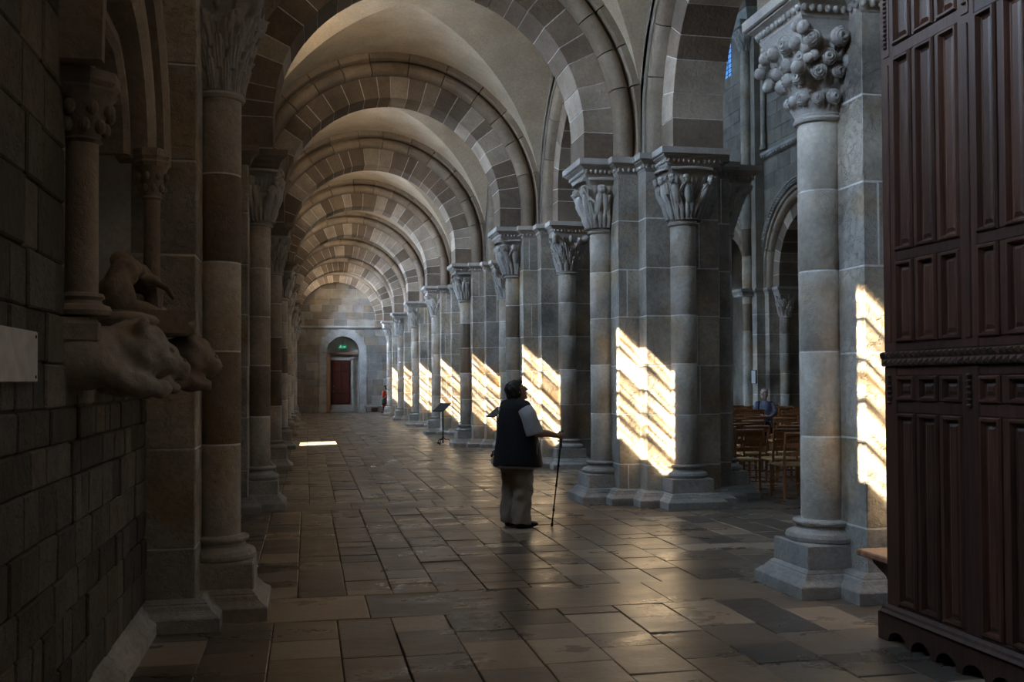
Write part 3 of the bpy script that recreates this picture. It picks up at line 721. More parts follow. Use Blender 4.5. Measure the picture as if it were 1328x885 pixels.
wf = G(); wf.cbox(-1.5, 22, -5.2, -4.7, -.1, 20, 0); tag(wf.build('wall_front', 'nave'), kind='structure')
wn = G(); wn.cbox(20.2, 20.6, -4.8, 54.2, -.1, 9.6, 0); tag(wn.build('wall_nave_aisle', 'nave'), kind='structure')
rf = G(); rf.add([(4.4, -4.7, 19.5), (22, -4.7, 19.5), (22, 54, 19.5), (4.4, 54, 19.5)], [(0, 1, 2, 3)]); rf.add([(15.2, -4.7, 9.5), (20.3, -4.7, 9.5), (20.3, 54, 9.5), (15.2, 54, 9.5)], [(0, 1, 2, 3)])
tag(rf.build('ceiling_nave', 'vault'), kind='structure')
XN = XF-.45                                        # nave face of the far wall
wfar = arcade_wall(XN, XF+.5, list(range(0, 7)), 11.9, 4.5, 0, FY, 'wall_nave', 'joint')
g = G()
W0, W1 = 11.9, 13.75
for k in range(0, 7):                              # clerestory strips round tall windows
    c = PY(k)+BAY/2+FY-.51; hw = .47
    g.cbox(XN, XF+.5, PY(k)+FY, c-hw, W0, 19.5, 0); g.cbox(XN, XF+.5, c+hw, PY(k+1)+FY, W0, 19.5, 0); g.cbox(XN, XF+.5, c-hw, c+hw, W1, 19.5, 0)
g.cbox(XN, XF+.5, -4.7, PY(0)+FY, 0, 19.5, 0); g.cbox(XN, XF+.5, PY(7)+FY, 54, 0, 19.5, 0)
tag(g.build('wall_clerestory', 'nave'), kind='structure')
for k in (3, 4, 5):
    c = PY(k)+BAY/2+FY-.51; wo = G().cbox(XN+.05, XN+.11, c-.47, c+.47, W0, W0+.08, .005).build('window_%d' % (20+k), 'lead'); tag(wo, kind='structure')
    for i in range(1, 11): G().cbox(XN+.06, XN+.10, c-.47, c+.47, W0+.17*i-.009, W0+.17*i+.009, .003).build('saddle_bar', 'lead', wo)
    for yy in (c-.3, c, c+.3): G().cbox(XN+.06, XN+.09, yy-.007, yy+.007, W0, W1, .004).build('glazing_bar', 'lead', wo)
    G().add([(XN+.08, c-.47, W0), (XN+.08, c+.47, W0), (XN+.08, c+.47, W1), (XN+.08, c-.47, W1)], [(0, 1, 2, 3)]).build('pane', 'glass_glow', wo)
# stones of the far nave wall that the arcade opening shows
z = 4.7
while z < 11.8:
    h = R.uniform(.38, .5); y = 24.6+R.uniform(0, .4)
    while y < 36:
        l = R.uniform(.5, 1.05); ye = y+l; zc = z+h/2; ok = True
        for k in (2, 3, 4):
            c = PY(k)+BAY/2+FY; rad = BAY/2-1.19+.80
            if zc < AZ+rad:
                dd = rad if zc < AZ else math.sqrt(max(0, rad*rad-(zc-AZ)**2))
                if y < c+dd and ye > c-dd:
                    if c-dd-y > .2: ye2 = c-dd; G().cbox(XN-.02, XN+.05, y+.006, ye2-.006, z+.006, z+h-.006, .006).build('ashlar_stone', 'nave', wfar)
                    if ye-(c+dd) > .2: G().cbox(XN-.02, XN+.05, c+dd+.006, ye-.006, z+.006, z+h-.006, .006).build('ashlar_stone', 'nave', wfar)
                    ok = False
        if ok: G().cbox(XN-.02+R.uniform(-.006, .006), XN+.05, y+.006, ye-.006, z+.006, z+h-.006, .006).build('ashlar_stone', 'nave', wfar)
        y = ye
    z += h
# far piers with tall nave shafts, far arcade arches with carved border, string course
def far_pier(k, label):
    p = thing('nave_pier', (XF, PY(k)+FY, 0), label, 'pier', 'piers across the nave')
    link('plinth', pl_mesh, p); link('core', core_mesh, p); link('impost', imp_mesh, p)
    for z0, z1 in zip(COURSE[:-1], COURSE[1:]):
        G().cbox(-ARM, ARM, -HALF, HALF, z0+.004, z1-.004, .008).build('stone_block', 'pier', p); G().cbox(-HALF, HALF, -ARM, ARM, z0+.004, z1-.004, .008).build('stone_block', 'pier', p)
    column(p, 0, -KCOL, 'leaves'); column(p, 0, KCOL, 'leaves')
    G().cbox(-.78, -.40, -.46, .46, 4.5, 12.6, .01).build('nave_pilaster', 'nave', p)
    g = G(); g.lathe([(.24, .19), (.24, .5), (.17, .53), (.165, 12.2)], 24, (-KCOL, 0, 0)); sh = g.build('tall_shaft', 'shaft', p, True, 40)
    for z0 in (1.2, 2.1, 3.2, 4.7, 5.6, 6.6, 8.9, 9.8, 10.9): G().lathe([(.172, z0), (.176, z0+.01), (.176, z0+.85), (.172, z0+.86)], 24, (-KCOL, 0, 0)).build('drum', 'shaft_dark' if z0 in (3.2, 5.6) else 'shaft', sh, True, 40)
    cm = link('tall_capital', CAPS['leaves'], p, (-KCOL, 0, 12.2-Z_CAP0)); cm.scale = (1.05, 1.05, 1)
    G().cbox(-1.28, -.3, -.5, .5, 12.86, 13.1, .03).build('abacus', 'carved', p)
    for sy in (-1, 1):                                # slim colonnettes either side, with capitals
        g = G(); g.lathe([(.12, 8.9), (.12, 9.0), (.085, 9.05), (.08, 12.3)], 14, (-.56, sy*.62, 0)); s2 = g.build('colonnette', 'shaft', p, True, 40)
        G().lathe([(.08, 12.3), (.11, 12.33), (.09, 12.36), (.13, 12.6), (.2, 12.84), (.2, 12.88)], 12, (-.56, sy*.62, 0)).build('colonnette_capital', 'carved', s2, True, 40)
    return p
far_pier(4, 'tall stone pier across the nave, seen past the seated person')
far_pier(3, 'stone pier across the nave, mostly hidden behind the globe capital pier')
for k in (3, 4):
    t = thing('arcade_arch', (XF-.02, PY(k)+BAY/2+FY, AZ), 'far arcade arch with a carved border, across the nave '+('above the chairs' if k == 3 else 'beyond the tall shaft'), 'arch', 'arcade arches across the nave')
    arch(t, RZ90, AR2, .40, AZ-Z_IMP, .335, .50, 15, 9)
    g = G(); n = 72; r = AR2+.92
    for i in range(n):
        a = PI*(i+.5)/n; g.ell((-.53, r*math.cos(a), r*math.sin(a)), (.05, .045, .045), 6, 4)
    o = g.build('carved_border', 'carved', t, True); tag(o, kind='stuff')
    rs = []
    for i in range(41):
        a = PI*i/40; rs.append([(x, rr_*math.cos(a), rr_*math.sin(a)) for rr_, x in ((r-.08, -.42), (r-.08, -.55), (r-.055, -.55), (r-.05, -.5), (r+.06, -.5), (r+.065, -.57), (r+.1, -.57), (r+.1, -.42))])
    G().rings(rs).build('hood_mould', 'carved', t, True, 30)
sc_ = G(); pr = [(XN+.02, 8.62), (XN-.06, 8.64), (XN-.16, 8.74), (XN-.16, 8.82), (XN+.02, 8.86)]
sc_.rings([[(x, 20, z) for x, z in pr], [(x, 42, z) for x, z in pr]]); st_ = sc_.build('trim_2', 'carved'); tag(st_, kind='structure')
g = G()
for i in range(70): g.cbox(XN-.15, XN-.04, 24+.17*i, 24.10+.17*i, 8.655, 8.735, .01)
tag(g.build('billet_band', 'carved', st_), kind='stuff')
t = thing('nave_arch', (9.73, PY(4)+FY, 13.1), 'high striped arch springing over the nave from the tall shaft', 'arch')
for i in range(28):
    a0, a1 = PI*i/28, PI*(i+1)/28
    G().rings(vous(4.0, 4.55, -.4, .4, a0, a1, .01, 2)).build('voussoir', ('white_stone', 'arch')[i % 2], t)

# ------------------------------------------------------------------ doorway in the end wall
g = G(); n = 24
door = G().cbox(1.28, 2.28, Y_END+.52, Y_END+.60, .42, 2.78, .01).build('door_1', 'red_door'); tag(door, kind='structure')
for z0, z1 in ((.52, .95), (1.05, 2.1), (2.2, 2.7)):
    for x0, x1 in ((1.34, 1.75), (1.81, 2.22)): G().cbox(x0, x1, Y_END+.49, Y_END+.53, z0, z1, .015).build('door_panel', 'red_door', door)
for zz in (1.0, 1.28): G().ell((1.4, Y_END+.47, zz+.12), (.035, .035, .035), 8, 6).build('door_knob', 'plaque', door)
dw = thing('doorway', (dcx, Y_END, 0), 'round-headed stone doorway framing the red door in the end wall', 'doorway')
for i in range(11):
    a0, a1 = PI*i/11, PI*(i+1)/11; rs = vous(dr, dr+.40, -.05, .2, a0, a1, .012, 3); rs = [[(x, y, z+dzs) for x, y, z in q] for q in rs]
    G().rings(rs).build('voussoir', 'white_stone', dw)
for sx in (-1, 1):
    z = 0
    while z < dzs-.05:
        h = min(R.uniform(.4, .6), dzs-z); x0 = dr; x1 = dr+.40
        a, b = (x0, x1) if sx > 0 else (-x1, -x0)
        G().cbox(a+.005, b-.005, -.05, .2, z+.005, z+h-.005, .01).build('jamb_stone', 'white_stone', dw); z += h
G().cbox(-.92, .92, .70, .80, 0, 4.3, 0).build('inner_wall', 'white_stone', dw)
G().cbox(-.86, .86, .42, .60, 3.10, 3.19, .01).build('lintel', 'door_brown', dw)
G().cbox(-.87, -.66, .02, .5, 0, 3.1, .01).build('lining_board', 'door_brown', dw); G().cbox(.45, .60, .50, .62, .3, 2.9, .015).build('door_frame', 'white_stone', dw); G().cbox(-.66, .60, .50, .62, 2.79, 2.95, .015).build('door_frame', 'white_stone', dw)
G().cbox(-.66, .72, .25, .7, 0, .17, .02).build('step', 'white_stone', dw); G().cbox(-.60, .62, .42, .7, .17, .40, .02).build('step', 'white_stone', dw)
ex = thing('exit_sign', (1.88, Y_END+.38, 3.52), 'small lit green exit sign under the door arch', 'sign')
G().cbox(-.22, .22, -.03, .03, -.11, .11, .01).build('panel', 'exit_green', ex)
g = G()                                                    # running figure and arrow
g.ell((-.10, -.035, .065), (.022, .008, .022), 8, 6); g.tube([(-.10, -.035, .04), (-.12, -.035, -.01)], .016, 6); g.tube([(-.12, -.035, -.01), (-.08, -.035, -.04), (-.09, -.035, -.08)], .011, 6); g.tube([(-.12, -.035, -.01), (-.15, -.035, -.05), (-.19, -.035, -.05)], .011, 6)
g.tube([(-.1, -.035, .035), (-.06, -.035, .01)], .009, 6); g.tube([(-.1, -.035, .035), (-.15, -.035, .02)], .009, 6)
g.cbox(.0, .12, -.037, -.033, -.012, .012, .001); g.add([(.10, -.036, .045), (.10, -.036, -.045), (.17, -.036, 0)], [(0, 1, 2)])
g.build('pictogram', 'exit_white', ex); G().cbox(-.01, .01, -.01, .01, .1, .32, .002).build('bracket', 'iron', ex)
bn = thing('stone_bench', (3.55, Y_END-.28, 0), 'low stone bench along the end wall right of the doorway', 'bench')
G().cbox(-.55, .5, -.18, .2, .25, .36, .02).build('seat', 'base', bn); G().cbox(-.45, -.2, -.12, .2, 0, .25, .02).build('support', 'base', bn); G().cbox(.15, .4, -.12, .2, 0, .25, .02).build('support', 'base', bn)

# ------------------------------------------------------------------ carved niche on the near left wall
NX = XL-.32
ni = thing('wall_niche', (XL, 5.6, 0), 'pointed arched niche with slim colonnettes in the near left wall', 'niche')
for z0, z1, cuts in ((1.9, 2.35, (4.62, 5.5, 6.75)), (2.35, 2.85, (4.62, 5.2, 6.1, 6.75)), (2.85, 3.3, (4.62, 5.6, 6.75)), (3.3, 3.95, (4.62, 5.1, 6.0, 6.75))):
    for a, b in zip(cuts[:-1], cuts[1:]): G().cbox(NX-.06-XL, NX-XL+R.uniform(0, .008), a-5.6+.004, b-5.6-.004, z0+.004, z1-.004, .006).build('back_stone', 'sculpt', ni)
def pointed(y0, y1, zs, za, n=10):
    """points of a pointed arch from (y0,zs) over apex to (y1,zs)"""
    c = (y0+y1)/2; w = (y1-y0)/2; h = za-zs; rr = (w*w+h*h)/(2*w); pts = []
    for i in range(n+1):
        a = math.asin(min(1, h/rr))*i/n; pts.append((y0+rr-rr*math.cos(a), zs+rr*math.sin(a)))
    return pts+[(2*c-y, z) for y, z in reversed(pts[:-1])]
YA, YB = 4.68, 6.40
def arch_band(y0, y1, zs, za, wd, x0, x1, name, mat, kk=6):
    inn = pointed(y0, y1, zs, za); c = (y0+y1)/2; out = pointed(y0-wd, y1+wd, zs, za+wd*1.25)
    n = len(inn)-1; step = 4
    for s0 in range(0, n, step):
        rs = [[(x0, inn[i][0]-5.6, inn[i][1]), (x1-.03, inn[i][0]-5.6, inn[i][1]), (x1, inn[i][0]-5.6+(out[i][0]-inn[i][0])*.4, inn[i][1]+(out[i][1]-inn[i][1])*.4), (x1, out[i][0]-5.6, out[i][1]), (x0, out[i][0]-5.6, out[i][1])] for i in range(s0, min(s0+step, n)+1)]
        G().rings(rs).build(name, mat, ni)
arch_band(YA+.16, YB-.16, 2.97, 3.50, .07, -.22, -.02, 'inner_arch_stone', 'sculpt')
arch_band(YA+.05, YB-.04, 2.97, 3.72, .16, -.12, .10, 'arch_stone', 'sculpt')
arch_band(YA-.14, YB+.14, 2.97, 4.02, .10, -.05, .17, 'hood_stone', 'sculpt')
for yy, xx, r, z0, zc in ((YA, .045, .07, 1.90, 2.66), (YB, .09, .05, 2.02, 2.72)):
    g = G(); g.lathe([(r, z0+.09), (r*.97, zc)], 20, (xx, yy-5.6, 0)); cs = g.build('colonnette', 'sculpt', ni, True, 40)
    G().lathe([(r*1.75, z0), (r*1.85, z0+.02), (r*1.7, z0+.04), (r*1.3, z0+.05), (r*1.2, z0+.065), (r*1.4, z0+.08), (r*1.3, z0+.095), (r, z0+.1)], 20, (xx, yy-5.6, 0)).build('base', 'sculpt', cs, True, 40)
    g = G(); g.lathe([(r, zc), (r*1.25, zc+.012), (r*1.05, zc+.025), (r*1.2, zc+.08), (r*1.6, zc+.17), (r*1.9, zc+.20)], 20, (xx, yy-5.6, 0))
    for i in range(8):
        a = 2*PI*i/8
        for hh, q in ((.07, 1.35), (.14, 1.75)): g.ell((xx+r*q*math.cos(a+hh*4), yy-5.6+r*q*math.sin(a+hh*4), zc+hh), (r*.36, r*.36, r*.5), 8, 5)
    g.build('capital', 'sculpt', cs, True, 40)
    G().lathe([(r*1.9, zc+.20), (r*2.2, zc+.225), (r*2.05, zc+.24), (r*2.3, zc+.26), (r*2.3, zc+.305)], 8, (xx, yy-5.6, 0), PI/8, PI/8+2*PI).build('abacus', 'sculpt', cs)
for a, b in ((4.60, 5.25), (5.25, 5.95), (5.95, 6.7)): G().cbox(-.3, -.01, a-5.6+.003, b-5.6-.003, 1.70, 1.89, .012).build('sill_stone', 'sculpt', ni)
# two lion corbels, a broken moulded slab and a draped figure on the sill
def lion(loc, rz, sc, label):
    t = thing('lion_corbel', loc, label, 'carving', 'worn lion corbels under the niche', rz); g = G()
    g.ell((-.12, 0, .0), (.24*sc, .15*sc, .15*sc), 16, 10); g.ell((.13*sc, 0, .03), (.15*sc, .135*sc, .14*sc), 16, 10); g.ell((.25*sc, 0, -.02), (.085*sc, .085*sc, .075*sc), 14, 8)
    for sy in (-1, 1):
        g.ell((.13*sc, sy*.11*sc, .13*sc), (.035*sc, .03*sc, .045*sc), 8, 6); g.tube([(-.05, sy*.1*sc, -.04), (.08*sc, sy*.12*sc, -.12*sc), (.22*sc, sy*.09*sc, -.14*sc)], [.07*sc, .055*sc, .045*sc], 8, round_ends=True)
    rr = np.random.RandomState(5)
    organic('body', g, 'sculpt', t, .016, 3, lambda c: .006*np.sin(c[:, 0]*55+np.sin(c[:, 2]*60)*1.3)*(c[:, 0] > 0))
    for sy in (-1, 1): G().ell((.285*sc, sy*.04*sc, .03*sc), (.014, .014, .014), 8, 6).build('eye', 'sculpt', t)
    G().cbox(-.42, -.05, -.14*sc, .14*sc, .05, .16, .02).build('corbel_block', 'sculpt', t)
    return t
lion((XL+.12, 4.76, 1.72), .5, 1.05, 'large worn lion head corbel under the nearer colonnette')
lion((XL+.17, 5.36, 1.69), .35, .8, 'narrow worn lion corbel between the other two')
lion((XL+.24, 5.86, 1.72), .2, .95, 'rounded lion corbel farthest from the viewer, under the broken slab')
t = thing('carved_slab', (XL+.22, 5.62, 1.86), 'broken slab with a moulded edge lying on the lion corbels', 'stone slab', None, .1)
g = G(); g.rings([[(x, y, z) for x, z in ((-.3, 0), (.16, 0), (.2, .02), (.17, .05), (.21, .07), (.21, .115), (-.3, .115))] for y in (-.28, -.1, .1, .31)]); g.build('moulded_edge', 'sculpt', t)
g = G(); g.ell((-.12, -.38, .05), (.16, .15, .05), 12, 6); g.build('broken_lump', 'sculpt', t, True)
t = thing('draped_figure', (XL+.16, 5.62, 1.98), 'headless draped stone figure fragment leaning in the niche', 'sculpture', None, .2)
g = G(); g.ell((-.14, -.16, .06), (.10, .13, .12), 18, 12); g.tube([(-.16, -.25, .10), (-.10, -.12, .20), (-.06, .0, .24)], [.05, .075, .05], 9, round_ends=True)
for q in range(7):
    y = .02+.035*q; g.tube([(-.12, y-.05, .27-.018*q), (-.02+.01*(q % 2), y, .235-.012*q), (.05+.015*(q % 3), y+.015, .13), (.06, y+.02, -.02)], [.05, .036+.008*(q % 2), .034, .03], 9, round_ends=True)
organic('robe', g, 'sculpt', t, .012, 2, lambda c: .007*np.sin(c[:, 1]*50+c[:, 2]*16+np.sin(c[:, 0]*20)))
g = G()
for i in range(4): g.tube([(.05, -.1+.03*i, .16), (.12, -.08+.03*i, .13), (.15, -.06+.03*i, .08)], [.016, .014, .01], 7, round_ends=True)
g.ell((.03, -.06, .17), (.06, .06, .03), 10, 6); organic('hand', g, 'sculpt', t, .009, 3)
G().tube([(-.12, -.05, .02), (.0, -.12, .0), (.12, -.10, -.06)], [.06, .05, .045], 10, round_ends=True).build('arm_stump', 'sculpt', t, True)
pq = thing('wall_plaque', (XL+.02, 3.72, 1.70), 'flat grey metal plaque fixed on the left wall', 'plaque')
G().cbox(-.004, .010, -.36, .30, -.095, .095, .004).build('plate', 'plaque', pq)
for yy in (-.33, .27):
    for zz in (-.075, .075): G().ell((.011, yy, zz), (.003, .007, .007), 8, 4).build('screw', 'iron', pq)

# ------------------------------------------------------------------ dark wooden porch (right edge)
TX = 3.53
po = thing('wooden_porch', (TX, 4.2, 0), 'tall dark panelled wooden porch at the right edge of the aisle', 'porch')
def PB(y0, y1, z0, z1, x0, x1, name, mat='oak', c=.006): return G().cbox(x0, x1, y0-4.2, y1-4.2, z0, z1, c).build(name, mat, po)
PB(2.75, 5.60, .0, 4.9, .03, .65, 'carcass')
def panel(y0, y1, z0, z1, name='panel'):
    g = G(); y0 -= 4.2; y1 -= 4.2
    lv = [(0, .028), (.0, -.004), (.008, -.016), (.020, -.016), (.026, -.002), (.030, .012), (.040, .014), (.062, .001), (.066, .001)]
    m = min((y1-y0)*.46/.066, 1.0)
    v = []; f = []
    for d, x in lv:
        d *= m; v += [(x, y0+d, z0+d), (x, y1-d, z0+d), (x, y1-d, z1-d), (x, y0+d, z1-d)]
    for j in range(len(lv)-1):
        for i in range(4): k = (i+1) % 4; f.append((j*4+i, j*4+k, (j+1)*4+k, (j+1)*4+i))
    b = (len(lv)-1)*4; f.append((b, b+1, b+2, b+3)); g.add(v, f)
    return g.build(name, 'oak_panel', po)
ROWS = [(.235, 1.40), (1.475, 1.625), (1.83, 2.325), (2.39, 3.58), (3.655, 4.75)]
sec = [[(5.475, 5.295), (5.255, 5.075), (5.035, 4.86)], [(4.715, 4.55), (4.49, 4.325), (4.265, 4.10)], [(3.95, 3.78), (3.74, 3.57), (3.53, 3.36)]]
for s_ in sec:
    for (ya, yb) in s_:
        for z0, z1 in ROWS: panel(yb, ya, z0, z1)
    ys = s_[0][0]; ye = s_[-1][1]
    for (z0, z1) in ((1.40, 1.475), (1.625, 1.685), (1.775, 1.83), (2.325, 2.39), (3.58, 3.655), (4.75, 4.9), (.16, .235)): PB(ye-.02, ys+.02, z0, z1, .0, .04, 'rail')
    for (ya, yb), (yc, yd) in zip(s_[:-1], s_[1:]):
        for z0, z1 in ROWS: PB(yc, yb, z0, z1, .0, .04, 'mullion')
for (a, b) in ((5.475, 5.605), (4.715, 4.86), (3.95, 4.10), (2.76, 3.34)):
    for z0, z1 in ((.16, 1.685), (1.775, 4.9)): PB(a, b, z0, z1, -.006, .045, 'stile')
    c = (a+b)/2
    PB(c-.022, c+.022, 1.83, 3.55, -.016, 0, 'pilaster_strip', 'oak_panel'); PB(c-.032, c+.032, 3.60, 4.8, -.013, 0, 'pilaster_strip', 'oak_panel')
    G2 = [(1.46+.033*i) for i in range(6)]+[(3.66+.028*i) for i in range(18)]
    for zz in G2: G().ell((-.014, c-4.2, zz), (.016, .018, .011), 8, 5).build('bead', 'oak', po, True)
PB(2.75, 5.625, 1.685, 1.775, -.018, .04, 'frieze', 'oak', .008)
for i in range(54):
    y = 5.59-.052*i-4.2; w = .024
    for zz, sg in ((1.752, 1), (1.708, -1)):
        x0 = -.018; yy = y-(.013 if sg < 0 else -.013)
        G().add([(x0, yy-w, zz-.02), (x0, yy+w, zz-.02), (x0, yy+w, zz+.02), (x0, yy-w, zz+.02), (x0-.022, yy, zz+.006*sg)], [(0, 1, 4), (1, 2, 4), (2, 3, 4), (3, 0, 4)]).build('dogtooth', 'oak', po)
# skirting with scalloped foot
g = G(); pts = [(5.645, .165), (5.645, 0), (5.54, 0)]
y = 5.54
while y > 3.0:
    for i in range(1, 9): a = PI*i/8; pts.append((y-.095+.095*math.cos(a), .075*math.sin(a)))
    y -= .19; pts.append((y-.045, 0)); y -= .045
pts += [(2.75, 0), (2.75, .165)]
tops = [(p[0], .13) for p in pts]
v = [(x, p[0]-4.2, p[1]) for x in (-.045, .03) for p in pts]; n = len(pts)
f = [(i, (i+1) % n, n+(i+1) % n, n+i) for i in range(n)]
v2 = v+[(x, p[0]-4.2, .165) for x in (-.045, .03) for p in pts]
for o_ in (0, n):
    for i in range(1, n-2): f.append((o_+i, o_+i+1, 2*n+o_+i+1, 2*n+o_+i))
g.add(v2, f); g.build('skirting', 'oak', po)
g = G(); g.rings([[(x, y-4.2, z) for x, z in ((.03, .155), (-.045, .155), (-.045, .17), (-.03, .185), (-.022, .2), (-.008, .215), (.03, .22))] for y in (2.75, 5.63)]); g.build('skirting_moulding', 'oak', po)
G().cbox(.0, .7, 5.605-4.2, 5.97-4.2, .455, .495, .008).build('seat_board', 'rush' if False else 'door_brown', po)
G().rings([[(x, 5.605-4.2, .455), (x, 5.9-4.2, .455), (x, 5.86-4.2, .42), (x, 5.72-4.2, .36), (x, 5.64-4.2, .25), (x, 5.605-4.2, .25)] for x in (.06, .10)]).build('seat_bracket', 'oak', po)

# ------------------------------------------------------------------ church chairs in the nave
def chair_meshes():
    me = {}
    def mk(key, g, mat, smooth=False): m_ = g.mesh(key, smooth, 40); m_.materials.append(M[mat]); return m_
    out = []
    for sx in (-1, 1):
        out.append(('back_post', mk('back_post', G().tube([(sx*.19, -.19, 0), (sx*.19, -.185, .45), (sx*.195, -.215, .70), (sx*.2, -.26, .90)], [.018, .02, .018, .015], 8), 'chair', True)))
        out.append(('front_leg', mk('front_leg', G().tube([(sx*.205, .19, 0), (sx*.205, .185, .44), (sx*.205, .185, .46)], [.016, .02, .012], 8), 'chair', True)))
    g = G(); g.cbox(-.215, .215, -.2, .205, .435, .465, .012); g.cbox(-.18, .18, -.16, .17, .46, .474, .006); out.append(('seat', mk('seat', g, 'rush')))
    for z in (.58, .69, .80):
        yb = -.187-(z-.45)*.13 if z > .5 else -.19
        rs = [[(x, yb-.022*(1-(x/.19)**2)-.007, z), (x, yb-.022*(1-(x/.19)**2)+.007, z), (x, yb-.022*(1-(x/.19)**2)+.007, z+.05+.012*(1-(x/.19)**2)), (x, yb-.022*(1-(x/.19)**2)-.007, z+.05+.012*(1-(x/.19)**2))] for x in (-.19, -.1, 0, .1, .19)]
        out.append(('back_slat', mk('back_slat', G().rings(rs), 'chair')))
    g = G(); g.cbox(-.215, .215, -.285, -.245, .865, .905, .012); out.append(('top_rail', mk('top_rail', g, 'chair')))
    for a, b in (((-.2, .187, .25), (.2, .187, .25)), ((-.19, -.187, .2), (.19, -.187, .2)), ((-.2, -.187, .17), (-.2, .187, .17)), ((.2, -.187, .17), (.2, .187, .17))):
        out.append(('stretcher', mk('stretcher', G().tube([a, b], .011, 6), 'chair', True)))
    return out
CH = chair_meshes()
def chair(x, y, rz, label, group=None):
    t = thing('church_chair', (x, y, 0), label, 'chair', group, rz)
    for nm, me in CH: link(nm, me, t)
    return t
SEAT_W = (11.18, 23.05)
rows = 0
for i in range(15):
    y = 12.62+1.0*i
    # x range seen between the two piers
    xa = ray_x = None
    xa = y*math.tan(YAW+math.atan((945-664)/F_PX)); xb = y*math.tan(YAW+math.atan((1040-664)/F_PX))
    x = 5.85+.58*math.floor((xa-.45-5.85)/.58)+.12*(i % 3); x = max(x, 6.50 if i == 0 else 6.24)
    nrow = -1
    while x < xb+.35:
        if (x-SEAT_W[0])**2+(y-SEAT_W[1])**2 < .30 or x > 13.1: x += .5; continue
        pc = project(x, y, .5)[0]; nrow += 1
        if 15.3 < y < SEAT_W[1] and 976 < pc < 1014: x += .5; continue
        first = (i == 0 and abs(x-6.5) < .2)
        if first: chair(x, y, R.uniform(-.04, .04), 'nearest rush-seat wooden chair at the nave edge, one leg catching the light')
        elif i <= 1: chair(x, y, R.uniform(-.05, .05), 'rush-seat chair '+('next to the nearest chair' if i == 0 else 'in the second row from the aisle')+', %s from its left end' % ['first', 'second', 'third', 'fourth', 'fifth', 'sixth'][nrow])
        else: chair(x+R.uniform(-.03, .03), y+R.uniform(-.08, .08), R.uniform(-.22, .22), 'ladder-back wooden chair with rush seat, among the crowded rows in the nave', 'rush-seat chairs in the nave rows')
        x += .58
chair(SEAT_W[0], SEAT_W[1], PI-.15, 'wooden chair under the seated white-haired person, turned to face the aisle')

# ------------------------------------------------------------------ reading stands
def stand(x, y, rz, label, sc=1):
    t = thing('reading_stand', (x, y, 0), label, 'stand', 'black reading stands by the piers', rz)
    G().tube([(0, 0, .03), (0, 0, .93)], .017, 10).build('pole', 'iron', t, True)
    xf = Matrix.Translation((0, -.03, .95)) @ Matrix.Rotation(math.radians(38), 4, 'X')
    g = G(); g.cbox(-.22, .22, -.17, .17, -.008, .008, .004, xf=xf); bd = g.build('board', 'iron', t)
    G().cbox(-.22, .22, -.17, -.155, .0, .03, .003, xf=xf).build('ledge', 'iron', bd)
    for q in range(3):
        a = 2*PI*q/3+PI; c, s = math.cos(a), math.sin(a)
        ft = G().tube([(0, 0, .20), (.06*c, .06*s, .13), (.16*c, .16*s, .12), (.20*c, .20*s, .05)], [.012, .011, .011, .010], 7).build('foot', 'iron', t, True)
        xf = Matrix.Translation((.20*c, .20*s, .03)) @ Matrix.Rotation(a+PI/2, 4, 'Z') @ Matrix.Rotation(PI/2, 4, 'Y')
        G().lathe([(.012, -.01), (.03, -.01), (.03, .01), (.012, .01)], 12, xf=xf).build('wheel', 'black', ft, True, 40)
    return t
stand(3.42, 25.4, -1.05, 'black reading stand in the aisle left of the woman, board tilted')
stand(4.0, 21.0, -1.35, 'thin black reading stand just left of the woman\'s shoulder')
nt_ = thing('notice_board', (XF-1.02, 28.95, 1.72), 'small white notice hung on the far nave pier', 'notice'); G().cbox(-.01, .01, -.14, .14, -.2, .2, .004).build('sheet', 'paper', nt_); G().cbox(0, .03, -.15, .15, -.21, .21, .004).build('backing', 'iron', nt_)

# ------------------------------------------------------------------ people
def head(g, c, rot, k=1.0):
    T = lambda p: Vector(c)+rot @ (Vector(p)*k)
    E = lambda p, r, n=16, m=10: g.ell(T(p), tuple(q*k for q in r), n, m, rot)
    E((-.012, 0, .025), (.098, .076, .098), 20, 12); E((.022, 0, -.035), (.068, .060, .085)); E((.058, 0, -.095), (.026, .030, .022)); E((.0, 0, -.07), (.06, .052, .05))
    g.tube([T((.082, 0, .028)), T((.098, 0, .0)), T((.112, 0, -.022))], [.010*k, .013*k, .015*k], 8, round_ends=True)
    E((.098, .013, -.026), (.010, .008, .008), 8, 6); E((.098, -.013, -.026), (.010, .008, .008), 8, 6)
    E((.086, 0, -.055), (.010, .026, .007), 8, 6); E((.083, 0, -.066), (.010, .022, .007), 8, 6)
    E((.076, 0, .045), (.014, .052, .011), 10, 6)
    for s in (-1, 1): E((-.008, s*.077, -.005), (.020, .010, .032), 8, 6); E((.055, s*.042, -.02), (.022, .02, .02), 8, 6)
def eyes(t, c, rot, k=1.0):
    for s in (-1, 1):
        p = Vector(c)+rot @ (Vector((.076, s*.031, .015))*k); G().ell(p, (.013*k, .013*k, .011*k), 8, 6, rot).build('eye', 'sign_white', t, True)
        p = Vector(c)+rot @ (Vector((.086, s*.031, .015))*k); G().ell(p, (.005*k, .006*k, .006*k), 8, 6, rot).build('pupil', 'black', t, True)
